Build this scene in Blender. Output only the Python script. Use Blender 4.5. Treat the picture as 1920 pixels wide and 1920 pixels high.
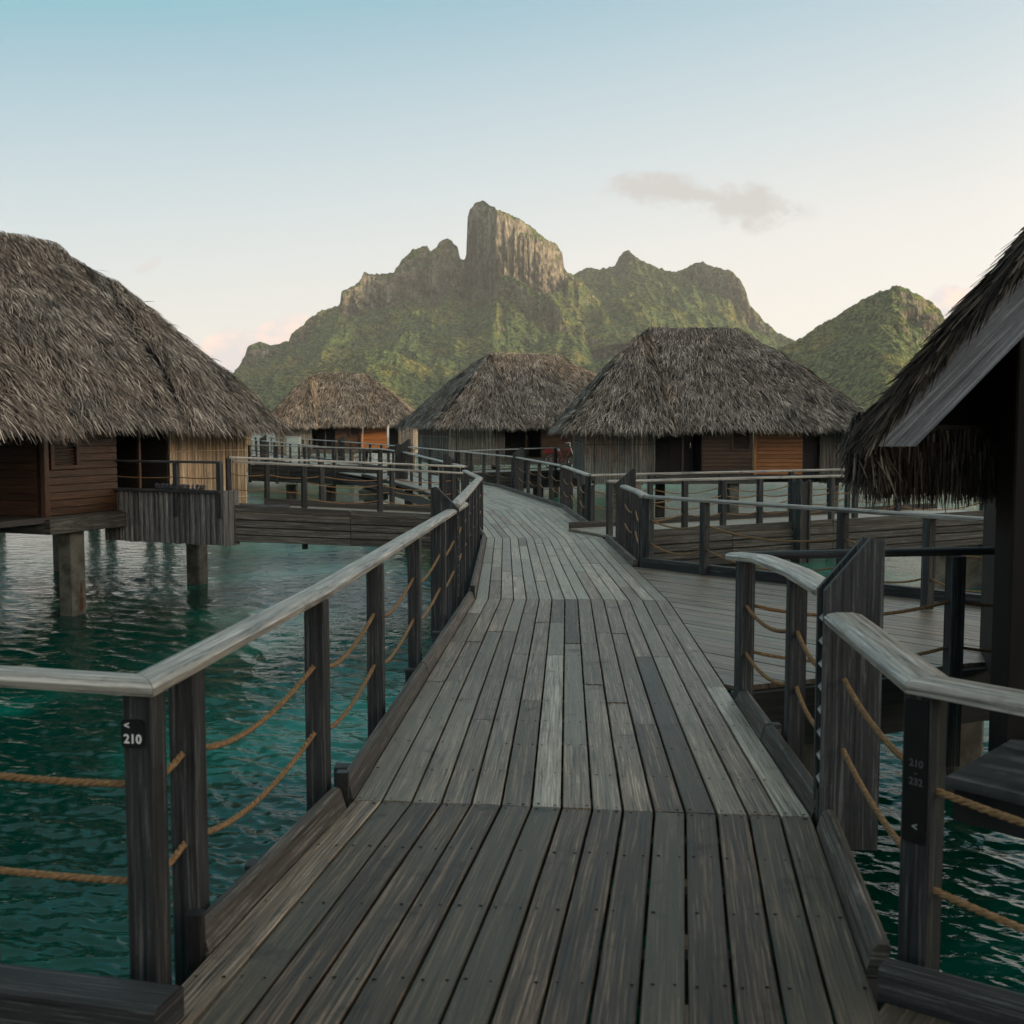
import bpy, bmesh, math, random
import numpy as np
from mathutils import Vector, Matrix

random.seed(7)
rng = np.random.default_rng(11)
R = math.radians
for o in list(bpy.data.objects):
    bpy.data.objects.remove(o, do_unlink=True)
SC = bpy.context.scene
COL = SC.collection

# ------------------------------------------------------------------ camera
EYE = 1.65
FPX = 2100.0                       # focal length in photo pixels (1920 wide)
PITCH = math.atan(160 / FPX)
cam = bpy.data.cameras.new("camera")
cam.sensor_width = 36
cam.lens = FPX / 1920 * 36
cam.clip_start = 0.05
cam.clip_end = 40000
cam.dof.use_dof = True
cam.dof.focus_distance = 13
cam.dof.aperture_fstop = 5.6
camo = bpy.data.objects.new("camera", cam)
COL.objects.link(camo)
camo.location = (0, 0, EYE)
camo.rotation_euler = (R(90) - PITCH, 0, 0)
SC.camera = camo

# ------------------------------------------------------------------ light
SUN_AZ, SUN_EL = 106, 7.5            # degrees clockwise from +Y, and above the horizon
world = bpy.data.worlds.new("World")
SC.world = world
world.use_nodes = True
SC.view_settings.view_transform = 'Standard'
SC.view_settings.look = 'None'
SC.view_settings.gamma = 1
SC.view_settings.exposure = 0.32
sd = bpy.data.lights.new("sun", 'SUN')
sd.energy = 5.0
sd.angle = R(2)
sd.color = (1.0, 0.77, 0.47)
sun = bpy.data.objects.new("sun", sd)
COL.objects.link(sun)
sv = Vector((math.sin(R(SUN_AZ)) * math.cos(R(SUN_EL)), math.cos(R(SUN_AZ)) * math.cos(R(SUN_EL)), math.sin(R(SUN_EL))))
sun.rotation_euler = sv.to_track_quat('Z', 'Y').to_euler()


class NT:
    """small node-tree helper"""
    def __init__(s, nt):
        s.nt = nt
        s.n = nt.nodes
        s.l = nt.links

    def new(s, t, **kw):
        nd = s.n.new(t)
        for k, v in kw.items():
            setattr(nd, k, v)
        return nd

    def put(s, sock, v):
        if hasattr(v, 'is_output') or isinstance(v, bpy.types.NodeSocket):
            s.l.new(v, sock)
        else:
            sock.default_value = v

    def math(s, op, a, b=0.0, c=0.0, clamp=False):
        nd = s.new('ShaderNodeMath', operation=op)
        nd.use_clamp = clamp
        s.put(nd.inputs[0], a)
        s.put(nd.inputs[1], b)
        s.put(nd.inputs[2], c)
        return nd.outputs[0]

    def mix(s, f, a, b, mode='MIX'):
        nd = s.new('ShaderNodeMix', data_type='RGBA', blend_type=mode)
        s.put(nd.inputs[0], f)
        s.put(nd.inputs[6], a if not isinstance(a, tuple) else (*a, 1)[:4])
        s.put(nd.inputs[7], b if not isinstance(b, tuple) else (*b, 1)[:4])
        return nd.outputs[2]

    def ramp(s, f, stops, interp='LINEAR'):
        nd = s.new('ShaderNodeValToRGB')
        cr = nd.color_ramp
        cr.interpolation = interp
        while len(cr.elements) < len(stops):
            cr.elements.new(0.5)
        for e, (p, c) in zip(cr.elements, stops):
            e.position = p
            e.color = (*c, 1) if len(c) == 3 else c
        s.put(nd.inputs[0], f)
        return nd.outputs[0]

    def noise(s, vec, scale, detail=3, rough=0.55, dist=0.0, col=False):
        nd = s.new('ShaderNodeTexNoise')
        if vec is not None:
            s.put(nd.inputs['Vector'], vec)
        nd.inputs['Scale'].default_value = scale
        nd.inputs['Detail'].default_value = detail
        nd.inputs['Roughness'].default_value = rough
        nd.inputs['Distortion'].default_value = dist
        return nd.outputs[1 if col else 0]

    def mapping(s, vec, scale=(1, 1, 1), rot=(0, 0, 0), loc=(0, 0, 0)):
        nd = s.new('ShaderNodeMapping')
        s.put(nd.inputs[0], vec)
        nd.inputs['Scale'].default_value = scale
        nd.inputs['Rotation'].default_value = rot
        nd.inputs['Location'].default_value = loc
        return nd.outputs[0]

    def sstep(s, v, a, b, lo=0.0, hi=1.0):
        nd = s.new('ShaderNodeMapRange', interpolation_type='SMOOTHSTEP')
        s.put(nd.inputs[0], v)
        nd.inputs[1].default_value = a
        nd.inputs[2].default_value = b
        nd.inputs[3].default_value = lo
        nd.inputs[4].default_value = hi
        return nd.outputs[0]


def build_world():
    t = NT(world.node_tree)
    t.n.clear()
    out = t.new('ShaderNodeOutputWorld')
    bg = t.new('ShaderNodeBackground')
    sky = t.new('ShaderNodeTexSky', sky_type='NISHITA')
    sky.sun_disc = False
    sky.sun_elevation = R(SUN_EL)
    sky.sun_rotation = R(SUN_AZ)
    sky.altitude = 0
    sky.air_density = 1.0
    sky.dust_density = 1.2
    sky.ozone_density = 1.5
    tc = t.new('ShaderNodeTexCoord')
    sep = t.new('ShaderNodeSeparateXYZ')
    t.put(sep.inputs[0], tc.outputs['Generated'])
    x, y, z = sep.outputs
    # clear evening sky: teal overhead, cream along the horizon, paler on the sun's side
    az = t.math('ADD', t.math('MULTIPLY', x, sv.x), t.math('MULTIPLY', y, sv.y))
    zz = t.math('SUBTRACT', z, t.math('MULTIPLY', az, 0.16))
    zz = t.math('ABSOLUTE', t.math('MAXIMUM', zz, 0.0))
    grad = t.ramp(zz, [(0.0, (1.15, 1.05, 0.96)), (0.07, (0.92, 0.86, 0.80)), (0.16, (0.80, 0.775, 0.74)), (0.24, (0.62, 0.675, 0.69)),
                       (0.31, (0.47, 0.585, 0.64)), (0.38, (0.31, 0.485, 0.575)), (0.45, (0.125, 0.43, 0.51)), (0.53, (0.045, 0.36, 0.43)),
                       (0.66, (0.24, 0.36, 0.42)), (1.0, (0.40, 0.43, 0.44))])
    glow = t.math('MULTIPLY', t.sstep(az, 0.08, 1.0, 0, 1.0), t.sstep(z, 0.0, 1.0, 1, 0))
    grad = t.mix(glow, grad, (3.3, 2.8, 2.25))
    nish = t.mix(1.0, sky.outputs[0], (0.09, 0.09, 0.09), 'MULTIPLY')
    base = t.mix(0.90, nish, grad)
    # clouds, each at its own place in the sky
    V = t.new('ShaderNodeCombineXYZ')
    inv = t.math('DIVIDE', 1.0, t.math('MAXIMUM', y, 0.05))
    u = t.math('MULTIPLY', x, inv)
    v = t.math('MULTIPLY', z, inv)
    t.put(V.inputs[0], u)
    t.put(V.inputs[1], v)
    front = t.sstep(y, 0.3, 0.5)
    n1 = t.noise(t.mapping(V.outputs[0], (1, 1.9, 1)), 15, 6, 0.6)
    n2 = t.noise(t.mapping(V.outputs[0], (1, 1.3, 1)), 26, 6, 0.62)

    def blob(px, py, rx, ry, rot=0.0):
        cu, cv = (px - 960) / FPX, (800 - py) / FPX
        du = t.math('SUBTRACT', u, cu)
        dv = t.math('SUBTRACT', v, cv)
        c, s_ = math.cos(rot), math.sin(rot)
        a = t.math('ADD', t.math('MULTIPLY', du, c / rx * FPX), t.math('MULTIPLY', dv, s_ / rx * FPX))
        b = t.math('ADD', t.math('MULTIPLY', du, -s_ / ry * FPX), t.math('MULTIPLY', dv, c / ry * FPX))
        d = t.math('SQRT', t.math('ADD', t.math('MULTIPLY', a, a), t.math('MULTIPLY', b, b)))
        return t.math('SUBTRACT', 1.0, d)
    # grey wisps right of the peak
    g = t.math('MAXIMUM', t.math('MAXIMUM', blob(1225, 364, 115, 34, -0.10), blob(1385, 394, 120, 44, -0.14)), blob(1305, 376, 150, 26, -0.16))
    m = t.sstep(t.math('ADD', t.math('MULTIPLY', t.math('ADD', t.math('MULTIPLY', n1, 0.4), t.math('MULTIPLY', n2, 0.6)), 4.2), g), 2.0, 2.75)
    m = t.math('MULTIPLY', t.math('MULTIPLY', m, front), t.sstep(g, -0.3, 0.2, 0, 0.85))
    base = t.mix(m, base, (0.52, 0.50, 0.485))
    # small puff upper left
    g = blob(292, 500, 46, 14, 0.5)
    m = t.sstep(t.math('ADD', t.math('MULTIPLY', n2, 1.4), g), 0.9, 1.5)
    m = t.math('MULTIPLY', t.math('MULTIPLY', m, front), t.sstep(g, -0.2, 0.3, 0, 0.5))
    base = t.mix(m, base, (0.62, 0.57, 0.56))
    # pink cumulus behind the left shoulder of the mountain and behind the right roof
    g = t.math('MAXIMUM', t.math('MAXIMUM', blob(440, 690, 70, 72), blob(545, 650, 75, 58)), blob(1792, 590, 60, 55))
    m = t.sstep(t.math('ADD', t.math('MULTIPLY', n2, 1.6), g), 0.66, 0.95)
    m = t.math('MULTIPLY', t.math('MULTIPLY', m, front), t.sstep(g, -0.3, 0.1, 0, 0.9))
    cc = t.mix(t.sstep(n1, 0.4, 0.6), (0.72, 0.66, 0.66), (1.05, 0.74, 0.62))
    base = t.mix(m, base, cc)
    t.put(bg.inputs[0], base)
    bg.inputs[1].default_value = 1.0
    t.l.new(bg.outputs[0], out.inputs[0])


build_world()
CP, SP = math.cos(PITCH), math.sin(PITCH)


def ray(px, py):
    u, v = (px - 960) / FPX, -(py - 960) / FPX
    return Vector((u, CP + v * SP, -SP + v * CP))


def P(px, py, z):
    """the world point at height z that the photo shows at (px, py)"""
    d = ray(px, py)
    t = (z - EYE) / d.z
    return Vector((d.x * t, d.y * t, z))


def D(px, py, Y):
    d = ray(px, py)
    t = Y / d.y
    return Vector((d.x * t, Y, EYE + d.z * t))


# ------------------------------------------------------------------ materials
MATS = {}


def principled(name):
    m = bpy.data.materials.new(name)
    m.use_nodes = True
    t = NT(m.node_tree)
    b = t.n['Principled BSDF']
    MATS[name] = m
    return m, t, b


def bump(t, b, h, strength, dist):
    bp = t.new('ShaderNodeBump')
    bp.inputs['Strength'].default_value = strength
    bp.inputs['Distance'].default_value = dist
    t.put(bp.inputs['Height'], h)
    t.put(b.inputs['Normal'], bp.outputs[0])


def piece_uv(t):
    """u = metres along the grain, w = metres across, r = one random number per piece"""
    uv = t.new('ShaderNodeUVMap')
    sep = t.new('ShaderNodeSeparateXYZ')
    t.put(sep.inputs[0], uv.outputs[0])
    idn = t.math('FLOOR', t.math('DIVIDE', sep.outputs[1], 10.0))
    wn = t.new('ShaderNodeTexWhiteNoise', noise_dimensions='1D')
    t.put(wn.inputs['W'], idn)
    return uv.outputs[0], sep.outputs[0], sep.outputs[1], wn.outputs[0], wn.outputs[1]


def wood(name, dark, mid, light, var=0.35, rough=0.6, green=None, spec=0.5, stain=0.5, grain=1.0):
    m, t, b = principled(name)
    uv, u, v, r, rc = piece_uv(t)
    big = t.noise(t.mapping(uv, (0.40, 11, 1)), 3.0, 4, 0.6, 0.8)
    fine = t.noise(t.mapping(uv, (1.1, 95 * grain, 1)), 2.0, 5, 0.7, 0.35)
    g = t.math('ADD', t.math('MULTIPLY', big, 0.62), t.math('MULTIPLY', fine, 0.38))
    wv = t.new('ShaderNodeTexWave', wave_type='BANDS', bands_direction='Y', wave_profile='SIN')
    t.put(wv.inputs['Vector'], t.mapping(uv, (0.10, 1, 1)))
    wv.inputs['Scale'].default_value = 17.0
    wv.inputs['Distortion'].default_value = 7.0
    wv.inputs['Detail'].default_value = 3.0
    wv.inputs['Detail Scale'].default_value = 1.2
    g = t.math('ADD', t.math('MULTIPLY', g, 0.91), t.math('MULTIPLY', wv.outputs[1], 0.09))
    streak = t.noise(t.mapping(uv, (0.9, 26, 1)), 2.0, 5, 0.72, 0.6)
    g = t.math('ADD', t.math('MULTIPLY', t.math('SUBTRACT', t.math('ADD', t.math('MULTIPLY', g, 0.6), t.math('MULTIPLY', streak, 0.4)), 0.5), 1.75), 0.5)
    c = t.ramp(g, [(0.35, dark), (0.47, mid), (0.53, mid), (0.65, light)])
    k = t.math('ADD', t.math('MULTIPLY', r, 2 * var), 1 - var)
    kk = t.new('ShaderNodeCombineXYZ')
    for i in range(3):
        t.put(kk.inputs[i], k)
    c = t.mix(1.0, c, kk.outputs[0], 'MULTIPLY')
    if green:
        w2 = t.new('ShaderNodeTexWhiteNoise', noise_dimensions='1D')
        t.put(w2.inputs['W'], t.math('ADD', t.math('FLOOR', t.math('DIVIDE', v, 10.0)), 0.37))
        geo = t.new('ShaderNodeNewGeometry')
        pn = t.noise(geo.outputs['Position'], 1.1, 3, 0.6)
        f = t.math('MULTIPLY', t.sstep(t.math('ADD', w2.outputs[0], t.math('MULTIPLY', pn, 0.9)), 0.80, 1.5), 0.5)
        c = t.mix(f, c, t.mix(g, (green[0] * 0.55, green[1] * 0.55, green[2] * 0.55), green))
    if stain:
        geo = t.new('ShaderNodeNewGeometry')
        n3 = t.noise(geo.outputs['Position'], 3.3, 4, 0.7)
        c = t.mix(t.math('MULTIPLY', t.sstep(n3, 0.56, 0.75), stain), c, tuple(x * 0.45 for x in dark))
        n4 = t.noise(geo.outputs['Position'], 17, 3, 0.6)
        c = t.mix(t.math('MULTIPLY', t.sstep(n4, 0.62, 0.72), 0.25 * stain), c, tuple(x * 0.4 for x in dark))
    t.put(b.inputs['Base Color'], c)
    t.put(b.inputs['Roughness'], t.math('ADD', t.math('MULTIPLY', g, 0.25), rough - 0.12))
    b.inputs['Specular IOR Level'].default_value = spec
    bump(t, b, t.math('ADD', t.math('MULTIPLY', g, 0.8), t.math('MULTIPLY', fine, 0.6)), 0.7, 0.006)
    return m


wood('deck_wood', (0.006, 0.004, 0.0025), (0.068, 0.044, 0.029), (0.235, 0.160, 0.108), 0.42, 0.46, (0.12, 0.108, 0.074), 0.42, 0.9)  # near boards: brown timber with foreground shade put into the colour
wood('mid_deck_wood', (0.012, 0.008, 0.005), (0.150, 0.106, 0.073), (0.36, 0.275, 0.198), 0.28, 0.42, (0.27, 0.262, 0.195), 0.45, 0.8)
wood('pale_deck_wood', (0.045, 0.035, 0.025), (0.26, 0.215, 0.16), (0.45, 0.40, 0.315), 0.30, 0.40, (0.37, 0.375, 0.295), 0.55, 0.7)
wood('post_wood', (0.008, 0.008, 0.009), (0.027, 0.0272, 0.028), (0.090, 0.089, 0.088), 0.35, 0.66, None, 0.35)
wood('rail_wood', (0.060, 0.050, 0.043), (0.285, 0.252, 0.215), (0.54, 0.49, 0.43), 0.22, 0.45, None, 0.6, 0.7)
wood('kerb_wood', (0.012, 0.010, 0.008), (0.055, 0.045, 0.037), (0.18, 0.155, 0.132), 0.30, 0.65, None, 0.4, 0.8)
wood('fascia_wood', (0.012, 0.011, 0.010), (0.052, 0.047, 0.041), (0.15, 0.138, 0.122), 0.35, 0.65, None, 0.4, 0.6)
wood('stained_wood', (0.016, 0.007, 0.003), (0.055, 0.024, 0.010), (0.115, 0.053, 0.023), 0.22, 0.45, None, 0.4, 0.4)
wood('golden_wood', (0.13, 0.045, 0.012), (0.28, 0.105, 0.030), (0.40, 0.17, 0.05), 0.15, 0.45, None, 0.4, 0.2)
wood('dark_wood', (0.010, 0.009, 0.008), (0.026, 0.022, 0.020), (0.05, 0.045, 0.04), 0.2, 0.6)
wood('black_wood', (0.004, 0.003, 0.002), (0.009, 0.006, 0.005), (0.018, 0.013, 0.011), 0.2, 0.7, None, 0.25)
wood('barge_wood', (0.024, 0.027, 0.033), (0.078, 0.086, 0.104), (0.19, 0.20, 0.225), 0.1, 0.55, None, 0.5, 0.3)
wood('bamboo', (0.15, 0.10, 0.06), (0.50, 0.37, 0.24), (0.75, 0.60, 0.43), 0.45, 0.5, None, 0.4, 0.3, 0.5)
wood('grey_bamboo', (0.035, 0.031, 0.027), (0.155, 0.138, 0.118), (0.34, 0.31, 0.27), 0.45, 0.55, None, 0.4, 0.4, 0.5)
wood('skirt_wood', (0.02, 0.019, 0.018), (0.105, 0.10, 0.097), (0.25, 0.24, 0.23), 0.40, 0.6, None, 0.4, 0.4)


def thatch_mat(name, dark, mid, light, hi):
    m, t, b = principled(name)
    uv, u, v, r, rc = piece_uv(t)
    c = t.ramp(r, [(0.0, dark), (0.38, mid), (0.78, light), (1.0, hi)])
    geo = t.new('ShaderNodeNewGeometry')
    n = t.noise(geo.outputs['Position'], 1.3, 3, 0.6)
    k = t.sstep(n, 0.3, 0.7, 0.62, 1.18)
    kk = t.new('ShaderNodeCombineXYZ')
    for i in range(3):
        t.put(kk.inputs[i], k)
    c = t.mix(1.0, c, kk.outputs[0], 'MULTIPLY')
    n2 = t.noise(geo.outputs['Position'], 0.5, 3, 0.6)
    c = t.mix(t.sstep(n2, 0.42, 0.7, 0, 0.4), c, t.mix(1.0, c, (0.95, 0.78, 0.66), 'MULTIPLY'))
    t.put(b.inputs['Base Color'], c)
    b.inputs['Roughness'].default_value = 0.75
    b.inputs['Specular IOR Level'].default_value = 0.25
    return m


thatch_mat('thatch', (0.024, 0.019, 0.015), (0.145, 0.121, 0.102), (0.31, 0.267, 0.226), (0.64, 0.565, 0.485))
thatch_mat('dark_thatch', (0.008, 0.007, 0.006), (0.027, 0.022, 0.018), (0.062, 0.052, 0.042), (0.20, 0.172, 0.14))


def simple(name, col, rough=0.6, metal=0.0, nscale=None, col2=None, bstr=0.0, spec=0.5):
    m, t, b = principled(name)
    if nscale:
        geo = t.new('ShaderNodeNewGeometry')
        n = t.noise(geo.outputs['Position'], nscale, 5, 0.65)
        t.put(b.inputs['Base Color'], t.mix(t.sstep(n, 0.35, 0.68), col, col2))
        if bstr:
            bump(t, b, n, bstr, 0.02)
    else:
        b.inputs['Base Color'].default_value = (*col, 1)
    b.inputs['Roughness'].default_value = rough
    b.inputs['Metallic'].default_value = metal
    b.inputs['Specular IOR Level'].default_value = spec
    return m


simple('concrete', (0.13, 0.122, 0.10), 0.8, 0, 4.0, (0.055, 0.052, 0.042), 0.4)
simple('pale_paint', (0.50, 0.53, 0.47), 0.7, 0, 3.0, (0.40, 0.43, 0.38), 0.2)
simple('rust', (0.10, 0.035, 0.015), 0.9, 0, 9.0, (0.03, 0.015, 0.01))
simple('black_plate', (0.003, 0.003, 0.003), 0.5, 0, 20.0, (0.005, 0.005, 0.005), 0, 0.25)
simple('print_white', (0.70, 0.70, 0.68), 0.6)
simple('print_grey', (0.06, 0.06, 0.06), 0.6)
simple('print_pale', (0.25, 0.25, 0.25), 0.6)
simple('black_metal', (0.012, 0.012, 0.013), 0.45, 0.3, 30, (0.02, 0.02, 0.02))
simple('iron', (0.012, 0.009, 0.008), 0.8, 0.0, 60, (0.006, 0.005, 0.004), 0, 0.2)
simple('chrome', (0.65, 0.65, 0.66), 0.25, 1.0, 40, (0.5, 0.5, 0.5))
simple('rubber', (0.015, 0.015, 0.015), 0.8, 0, 50, (0.025, 0.025, 0.025))
simple('red_paint', (0.45, 0.035, 0.03), 0.4, 0, 30, (0.35, 0.03, 0.025))
simple('white_cloth', (0.75, 0.75, 0.74), 0.9, 0, 25, (0.62, 0.62, 0.62), 0.5)
simple('louvre_metal', (0.30, 0.29, 0.27), 0.5, 0.2, 30, (0.18, 0.17, 0.16))
simple('dark_glass', (0.012, 0.014, 0.014), 0.08)
simple('net', (0.10, 0.11, 0.13), 0.5, 0.3, 45, (0.02, 0.02, 0.025), 0.8)

m, t, b = principled('rope')
uv, u, v, r, rc = piece_uv(t)
tw = t.new('ShaderNodeTexWave', wave_type='BANDS', bands_direction='DIAGONAL')
t.put(tw.inputs['Vector'], t.mapping(uv, (1, 1, 1)))
tw.inputs['Scale'].default_value = 14
fib = t.noise(t.mapping(uv, (40, 160, 1)), 1.0, 3, 0.6)
c = t.ramp(fib, [(0.3, (0.11, 0.060, 0.028)), (0.55, (0.25, 0.145, 0.070)), (0.75, (0.42, 0.275, 0.145))])
t.put(b.inputs['Base Color'], c)
b.inputs['Roughness'].default_value = 0.85
b.inputs['Specular IOR Level'].default_value = 0.2
bump(t, b, t.math('ADD', tw.outputs[1], fib), 0.5, 0.004)

# lagoon water
m, t, b = principled('water')
geo = t.new('ShaderNodeNewGeometry')
pos = geo.outputs['Position']
shallow = t.noise(pos, 0.16, 3, 0.55, 0.8)
c = t.mix(t.sstep(shallow, 0.44, 0.74), (0.0006, 0.038, 0.025), (0.005, 0.190, 0.135))
t.put(b.inputs['Base Color'], c)
b.inputs['Roughness'].default_value = 0.04
b.inputs['IOR'].default_value = 1.24
w1 = t.noise(t.mapping(pos, (0.75, 1.25, 1), (0, 0, R(12))), 1.9, 3, 0.55, 0.9)
w2 = t.noise(t.mapping(pos, (0.8, 1.3, 1), (0, 0, R(-18))), 6.0, 3, 0.6, 0.7)
w3 = t.noise(t.mapping(pos, (1, 1.2, 1)), 0.5, 2, 0.5)
patch = t.sstep(t.noise(pos, 0.09, 2, 0.5), 0.35, 0.65, 0.55, 1.25)
h = t.math('ADD', t.math('ADD', t.math('MULTIPLY', w1, 0.62), t.math('MULTIPLY', w2, 0.20)), t.math('MULTIPLY', w3, 0.35))
w4 = t.noise(t.mapping(pos, (0.7, 1.4, 1), (0, 0, R(8))), 15.0, 2, 0.5, 0.5)
h = t.math('ADD', h, t.math('MULTIPLY', w4, 0.075))
h = t.math('MULTIPLY', h, patch)
sepw = t.new('ShaderNodeSeparateXYZ')
t.put(sepw.inputs[0], pos)
h = t.math('MULTIPLY', h, t.sstep(sepw.outputs[1], 12.0, 40.0, 1.0, 3.2))   # the built waves fade out there
bump(t, b, h, 1.0, 0.045)

# mountains: rock where it is steep, scrub where it is not
def terrain_mat(name, rocky):
    m, t, b = principled(name)
    geo = t.new('ShaderNodeNewGeometry')
    pos = geo.outputs['Position']
    at = t.new('ShaderNodeAttribute', attribute_name='rock')
    sep = t.new('ShaderNodeSeparateXYZ')
    t.put(sep.inputs[0], geo.outputs['Normal'])
    n1 = t.noise(pos, 0.006, 5, 0.6)
    n2 = t.noise(pos, 0.045, 5, 0.7)
    n3 = t.noise(pos, 0.13, 4, 0.75)
    # tree crowns: one cell each
    vor = t.new('ShaderNodeTexVoronoi', feature='F1')
    t.put(vor.inputs['Vector'], t.mix(0.5, pos, t.noise(pos, 0.08, 3, 0.6, col=True), 'ADD') if False else pos)
    vor.inputs['Scale'].default_value = 0.15
    vor.inputs['Randomness'].default_value = 1.0
    sc_ = t.new('ShaderNodeSeparateXYZ')
    t.put(sc_.inputs[0], vor.outputs['Color'])
    crown = t.math('SUBTRACT', 1.0, vor.outputs['Distance'])
    mixn = t.math('ADD', t.math('ADD', t.math('MULTIPLY', n3, 0.35), t.math('MULTIPLY', n2, 0.35)), t.math('MULTIPLY', sc_.outputs[0], 0.30))
    veg = t.ramp(mixn, [(0.36, (0.012, 0.026, 0.010)), (0.5, (0.058, 0.098, 0.032)), (0.64, (0.155, 0.200, 0.068))])
    veg2 = t.ramp(mixn, [(0.36, (0.034, 0.046, 0.013)), (0.5, (0.130, 0.130, 0.034)), (0.64, (0.30, 0.245, 0.075))])
    veg = t.mix(t.sstep(n1, 0.42, 0.68), veg, veg2)
    s1_ = t.noise(t.mapping(pos, (1, 1, 0.35)), 0.05, 7, 0.72, 1.5)
    s2_ = t.noise(t.mapping(pos, (0.35, 0.35, 1.0)), 0.045, 5, 0.7)
    streak = t.math('ADD', t.math('MULTIPLY', s1_, 0.7), t.math('MULTIPLY', s2_, 0.3))
    rock = t.ramp(streak, [(0.38, (0.040, 0.034, 0.030)), (0.5, (0.20, 0.170, 0.130)), (0.62, (0.46, 0.395, 0.30))])
    f = t.math('ADD', at.outputs['Fac'], t.math('MULTIPLY', t.math('SUBTRACT', t.math('ADD', t.math('MULTIPLY', n2, 0.6), t.math('MULTIPLY', t.noise(pos, 0.02, 4, 0.6), 0.4)), 0.5), 2.8))
    f = t.math('ADD', f, t.math('MULTIPLY', t.math('SUBTRACT', 0.38, sep.outputs[2]), 1.3))
    f = t.math('ADD', f, t.math('MULTIPLY', t.math('SUBTRACT', t.noise(pos, 0.011, 4, 0.65), 0.5), 1.7))
    f = t.sstep(f, 0.40, 0.64)
    t.put(b.inputs['Base Color'], t.mix(f, veg, rock))
    b.inputs['Roughness'].default_value = 0.95
    b.inputs['Specular IOR Level'].default_value = 0.05
    hveg = t.math('ADD', t.math('MULTIPLY', crown, 0.5), t.math('ADD', n3, t.math('MULTIPLY', n2, 1.2)))
    hrock = t.math('MULTIPLY', streak, 3.2)
    hh = t.math('ADD', t.math('MULTIPLY', hveg, t.math('SUBTRACT', 1.0, f)), t.math('MULTIPLY', hrock, f))
    bump(t, b, hh, 1.0, 9.0)
    return m


terrain_mat('mountain_ground', 1)

# ------------------------------------------------------------------ mesh helpers
PID = [1]


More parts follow.
